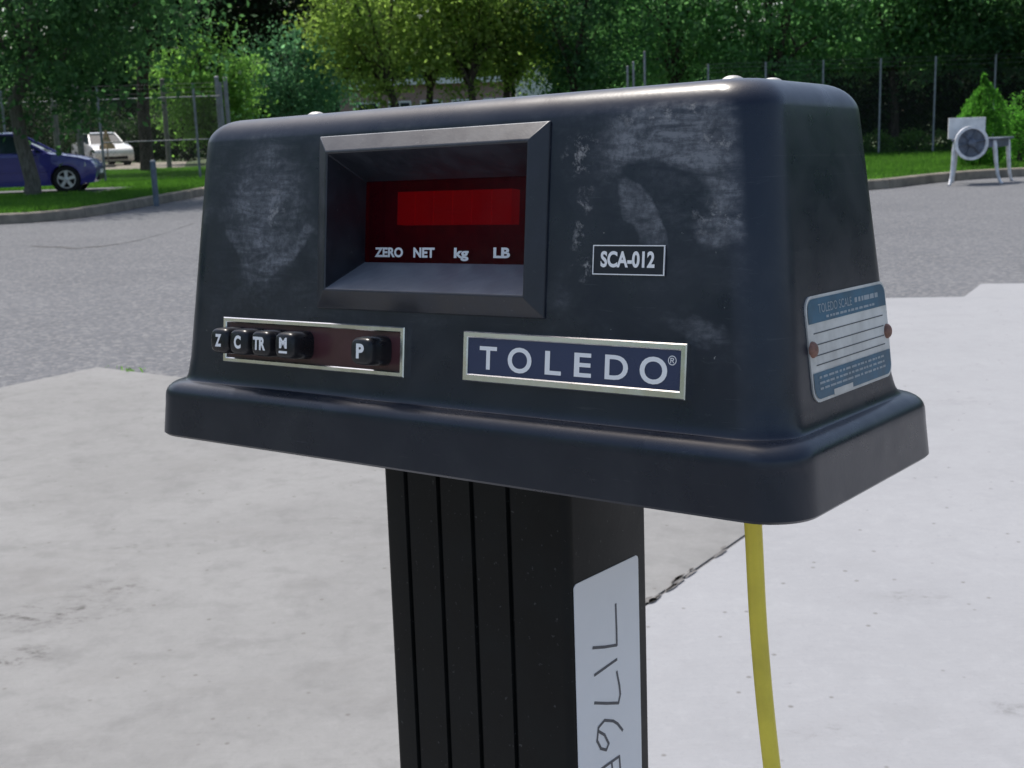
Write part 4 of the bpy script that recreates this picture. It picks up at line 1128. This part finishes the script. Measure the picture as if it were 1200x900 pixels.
# ------------------------------------------------------------------ cars
def mat_paint(name, c):
    k = Mat(name); k.col(k.mix(k.sm(k.noise(k.coord(), 2, 3), 0.3, 0.7), c, tuple(x*1.12 for x in c)))
    k.set(0.32, 0.1, 0.5, 0.8); k.b.inputs['Coat Roughness'].default_value = 0.06; return k.m
M_PURPLE = mat_paint('car_paint_violet', (0.016,0.015,0.21)); M_CARWHITE = mat_paint('car_paint_white', (0.75,0.75,0.73))
M_TYRE = simple('tyre_rubber', (0.012,0.012,0.013), 0.8, var=0.2); M_RIM = simple('alloy_rim', (0.62,0.63,0.64), 0.35, 0.7, var=0.1)
M_CARGLASS = simple('car_glass', (0.02,0.035,0.04), 0.05, spec=0.6, var=0.1); M_LAMP = simple('headlamp_glass', (0.55,0.56,0.56), 0.1, var=0.1)
def car(name, label, group=None):
    """front of the car towards +x, nearside (-y) to the viewer; origin on the ground under the middle"""
    root = empty(name); tag(root, label, 'car', group)
    WX = (-1.28, 1.30); WR = 0.31
    def arch(cx): return [(cx+0.36*math.cos(R(a)), 0.30+0.36*math.sin(R(a))) for a in np.linspace(200, -20, 12)]
    low = [(-2.06,0.30),(-2.02,0.20)] + [(WX[0]-0.37,0.19)] + arch(WX[0])[0:] + [(WX[0]+0.37,0.18),(WX[1]-0.37,0.18)] + arch(WX[1]) + [(WX[1]+0.37,0.20),(1.92,0.22),(1.98,0.34)]
    topp = [(2.00,0.52),(1.96,0.64),(1.86,0.74),(1.58,0.83),(1.20,0.90),(0.88,0.945),(0.2,0.955),(-0.8,0.965),(-1.45,0.985),(-1.75,1.00),(-2.02,0.96),(-2.10,0.80),(-2.11,0.55)]
    pr_ = low+topp
    def sl(y, k_, dz):
        o = []
        for x, z in pr_:
            zz = z-dz*max(0, (z-0.55)/0.45) if z > 0.55 else z
            o.append((x*k_, y, zz))
        return o
    b = MB(); b.rings([sl(-0.70,0.955,0.075), sl(-0.79,0.985,0.03), sl(-0.845,1.0,0.02), sl(-0.80,0.995,0.0), sl(0.80,0.995,0.0), sl(0.845,1.0,0.02), sl(0.79,0.985,0.03), sl(0.70,0.955,0.075)])
    # slices ordered so that the flanks bulge below the shoulder line
    b = MB(); b.rings([sl(-0.845,0.985,0.06), sl(-0.835,1.0,0.015), sl(-0.74,1.005,0.0), sl(0,1.02,-0.02), sl(0.74,1.005,0.0), sl(0.835,1.0,0.015), sl(0.845,0.985,0.06)])
    body = b.build('body', M_PURPLE, root, smooth=35)
    def gh(y_in, z_t, pts): return [(x, y, z) for x, y, z in pts]
    # greenhouse: glass volume and roof skin
    base_z, roof_z = 0.93, 1.42
    bot = [(0.92,0.72),(0.90,-0.72),(-1.72,-0.72),(-1.72,0.72)]; tp = [(0.10,0.56),(0.10,-0.56),(-1.02,-0.56),(-1.02,0.56)]
    g = MB(); g.rings([[(x,y,base_z) for x,y in bot],[(x,y,roof_z-0.03) for x,y in tp]]); glass = g.build('windows', M_CARGLASS, root)
    r_ = MB(); ex = [(0.16,0.585),(0.16,-0.585),(-1.08,-0.585),(-1.08,0.585)]; e2 = [(0.02,0.47),(0.02,-0.47),(-0.95,-0.47),(-0.95,0.47)]
    r_.rings([[(x,y,roof_z-0.045) for x,y in ex],[(x,y,roof_z-0.01) for x,y in ex],[(x,y,roof_z+0.03) for x,y in e2]]); r_.build('roof', M_PURPLE, root, smooth=60)
    for s_ in (-1, 1):
        for (xa, xb) in ((0.92,0.12),(-0.42,-0.40),(-1.70,-1.04)):
            MB().tube([(xa, s_*0.735, base_z-0.02),(xb, s_*0.575, roof_z-0.02)], [0.045,0.035], 8).build('pillar', M_PURPLE if abs(xa) > .5 else M_BLACKTRIM, root, smooth=60)
        dr = MB(); dr.box(-0.40, 0.72, s_*0.846-0.004, s_*0.846+0.004, 0.30, 0.86); d_ = dr.build('door', M_PURPLE, root, bevel=0.003)
        MB().box(-0.30,-0.12, s_*0.856-0.012, s_*0.856+0.012, 0.74,0.775).build('handle', M_PURPLE, d_, bevel=0.005)
        tr = MB().box(-0.90, 0.90, s_*0.853-0.010, s_*0.853+0.010, 0.50, 0.56).build('side_moulding', M_PURPLE, root, bevel=0.006)
        mm = MB(); mm.rings([[(0.62+a, s_*0.86, 0.95+c) for a, c in ((-.05,-.05),(.06,-.05),(.06,.07),(-.05,.07))],[(0.62+a, s_*0.99, 0.96+c) for a, c in ((-.04,-.05),(.05,-.05),(.05,.07),(-.04,.07))]]); mm.build('mirror', M_PURPLE, root, bevel=0.015)
        hl = MB(); hl.rings([[(1.72,s_*0.84,0.60),(1.98,s_*0.66,0.56),(1.98,s_*0.62,0.66),(1.74,s_*0.83,0.72)],[(1.76,s_*0.862,0.605),(2.015,s_*0.67,0.565),(2.005,s_*0.63,0.66),(1.76,s_*0.85,0.715)]]); hl.build('headlight', M_LAMP, root, bevel=0.008)
        for wx in WX:
            n = 32
            ty_ = MB(); rs_ = []
            for r0, yo in ((0.20,-0.09),(0.27,-0.10),(WR-0.012,-0.085),(WR,-0.05),(WR,0.05),(WR-0.012,0.085),(0.27,0.10),(0.20,0.09)):
                rs_.append([(wx+r0*math.cos(2*math.pi*k_/n), s_*0.745+yo, WR+r0*math.sin(2*math.pi*k_/n)) for k_ in range(n)])
            ty_.rings(rs_, cap0=False, cap1=False)
            wh = ty_.build('wheel', M_TYRE, root, smooth=40)
            rm = MB(); yy = s_*0.745+s_*0.075
            for k_ in range(5):
                a = 2*math.pi*k_/5+0.3; ca, sa2 = math.cos(a), math.sin(a); w_ = 0.034
                P4 = [(wx+ca*r0-sa2*w_*t, yy, WR+sa2*r0+ca*w_*t) for r0, t in ((0.03,-1),(0.205,-1.2),(0.205,1.2),(0.03,1))]
                rm.rings([P4, [(x, y+s_*0.022, z) for x, y, z in P4]])
            ring = []
            for r0, yo in ((0.212,-0.06),(0.212,0.022),(0.190,0.022),(0.185,-0.06)):
                ring.append([(wx+r0*math.cos(2*math.pi*k_/n), yy+s_*yo, WR+r0*math.sin(2*math.pi*k_/n)) for k_ in range(n)])
            rm.rings(ring, cap0=False, cap1=False)
            hb_ = [[(wx+r0*math.cos(2*math.pi*k_/12), yy+s_*yo, WR+r0*math.sin(2*math.pi*k_/12)) for k_ in range(12)] for r0, yo in ((0.055,-0.02),(0.055,0.028),(0.035,0.034))]
            rm.rings(hb_); rm.build('rim', M_RIM, wh, smooth=40)
            dk = MB(); dk.rings([[(wx+0.36*math.cos(2*math.pi*k_/24), s_*yq, 0.30+0.36*math.sin(2*math.pi*k_/24)) for k_ in range(24)] for yq in (0.60, 0.66)]); dk.build('wheel_well', M_BLACKTRIM, root)
            bd_ = MB(); bd_.rings([[(wx+0.15*math.cos(2*math.pi*k_/20), yy-s_*yq, WR+0.15*math.sin(2*math.pi*k_/20)) for k_ in range(20)] for yq in (0.04, 0.06)]); bd_.build('brake_disc', M_BLACKTRIM, wh)
    MB().box(1.965, 2.025, -0.55, 0.55, 0.27, 0.40).build('grille', M_BLACKTRIM, root, bevel=0.01)
    MB().box(2.005, 2.035, -0.26, 0.26, 0.42, 0.52).build('number_plate', M_WHITE, root)
    return root
cz_ = LZ+0.006
car1 = car('parked_car', 'purple-blue hatchback parked beyond the slim grey tree trunk')
cgx, cgy = G(80, 225.5, cz_)
ca = R(11)
car1.rotation_euler = (0,0,ca); car1.scale = (0.93,0.93,0.93)
car1.location = (cgx-1.21*math.cos(ca)-0.70*math.sin(ca), cgy-1.21*math.sin(ca)+0.70*math.cos(ca), cz_)
car2 = copy_tree(car1, None, {M_PURPLE: M_CARWHITE}); tag(car2, 'white car parked on the far path, nose towards the fence', 'car')
car2.location = (X(118,57), 57.0, LZ+0.006); car2.rotation_euler = (0,0,R(-58)); car2.scale = (1,1,1)
# furled parasol beside the far cars
ux, uy = X(124,53), 53.0
pa = empty('furled_parasol', loc=(ux, uy, LZ)); tag(pa, 'tan furled parasol standing near the far white car', 'parasol')
uh = z_at(152, ux, uy)-LZ
MB().tube([(0,0,-0.05),(0,0,uh+0.1)], 0.025, 8).build('pole', M_WOODGREY, pa, smooth=60)
n = 20
MB().rings([[(r0*(1+0.18*math.cos(5*2*math.pi*k_/n))*math.cos(2*math.pi*k_/n), r0*(1+0.18*math.cos(5*2*math.pi*k_/n))*math.sin(2*math.pi*k_/n), z) for k_ in range(n)] for r0, z in ((0.30,0.75),(0.26,0.9),(0.17,uh*0.65),(0.09,uh*0.85),(0.03,uh))]).build('canopy', simple('tan_canvas', (0.40,0.29,0.15), 0.8), pa, smooth=50)
MB().rings([[(0.28*math.cos(2*math.pi*k_/16),0.28*math.sin(2*math.pi*k_/16),z) for k_ in range(16)] for z in (-0.02,0.09)]).build('base', M_KERB, pa)

# ------------------------------------------------------------------ old table with wheel and white board
M_IRON = simple('pale_iron', (0.72,0.73,0.75), 0.5, 0.2, var=0.2, vscale=10)
M_IRONDK = simple('grey_iron', (0.13,0.15,0.19), 0.55, 0.3, var=0.3, vscale=10)
M_BOARD = simple('white_board', (0.82,0.82,0.80), 0.55, var=0.14, vscale=5)
gx, gy = G(1113, 217); 
tb_ = empty('iron_table', loc=(gx+0.62, gy+0.45, -0.012)); tag(tb_, 'old pale iron table with curved legs and a round wheel', 'table')
th_ = z_at(162, gx+0.3, gy)
def quad(f, z0_, z1_):
    q_ = [Vector((-0.58,-0.40)), Vector((0.26,-0.26)), Vector((0.78,0.44)), Vector((-0.24,0.40))]; c_ = sum(q_, Vector((0,0)))/4
    q_ = [c_+(p_-c_)*f for p_ in q_]
    return MB().rings([[(p_.x,p_.y,z) for p_ in q_] for z in (z0_, z1_)])
quad(1.06, th_-0.035, th_).build('table_top', M_IRONDK, tb_, bevel=0.008)
quad(0.94, th_-0.16, th_-0.036).build('apron', M_IRONDK, tb_, bevel=0.006)
for lx, ly, ox, oy in ((-0.52,-0.35,-0.10,-0.08),(0.20,-0.24,0.12,-0.06),(0.68,0.38,0.12,0.06),(-0.24,0.36,-0.03,0.06)):
    MB().tube([(lx,ly,th_-0.04),(lx+ox*0.12,ly+oy*0.1,th_*0.78),(lx+ox*0.30,ly+oy*0.3,th_*0.5),(lx+ox*0.55,ly+oy*0.55,th_*0.22),(lx+ox*0.95,ly+oy*0.95,0.02),(lx+ox*1.25,ly+oy*1.2,0.006)], [0.034,0.042,0.036,0.030,0.026,0.022], 10).build('leg', M_IRON, tb_, smooth=60)
wc = (-0.27, -0.43, th_-0.07)
n = 36; wlr = 0.29
whl = MB(); whl.rings([[(wc[0]+r0*math.cos(2*math.pi*k_/n), wc[1]+yo, wc[2]+r0*math.sin(2*math.pi*k_/n)) for k_ in range(n)] for r0, yo in ((wlr-0.05,0.02),(wlr,0.02),(wlr,-0.03),(wlr-0.05,-0.03),(wlr-0.05,0.02))], cap0=False, cap1=False)
wheel = whl.build('wheel', M_IRON, tb_, smooth=40)
MB().rings([[(wc[0]+r0*math.cos(2*math.pi*k_/20), wc[1]+yo, wc[2]+r0*math.sin(2*math.pi*k_/20)) for k_ in range(20)] for r0, yo in ((0.07,0.05),(0.07,-0.05),(0.04,-0.07))]).build('hub', M_IRONDK, wheel, smooth=40)
for k_ in range(6):
    a = math.pi*k_/3+0.2
    MB().tube([(wc[0]+0.05*math.cos(a), wc[1]-0.005, wc[2]+0.05*math.sin(a)),(wc[0]+(wlr-.04)*math.cos(a), wc[1]-0.005, wc[2]+(wlr-.04)*math.sin(a))], 0.018, 6).build('spoke', M_IRONDK, wheel, smooth=60)
MB().rings([[(wc[0]+0.245*math.cos(2*math.pi*k_/30), wc[1]+yo, wc[2]+0.245*math.sin(2*math.pi*k_/30)) for k_ in range(30)] for yo in (0.012,0.028)]).build('disc', M_IRONDK, wheel)
bt = z_at(137, gx+0.3, gy)
brd = empty('white_board', loc=(gx+0.62-0.22, gy+0.45-0.05, -0.012+th_)); tag(brd, 'white rectangular panel standing on the old iron table', 'panel')
MB().box(-0.32, 0.32, -0.02, 0.02, -0.002, bt-th_).build('panel', M_BOARD, brd, bevel=0.004)
for s_ in (-1, 1): MB().box(s_*0.26-0.02, s_*0.26+0.02, 0.02, 0.16, -0.002, 0.03).build('foot', M_IRONDK, brd)
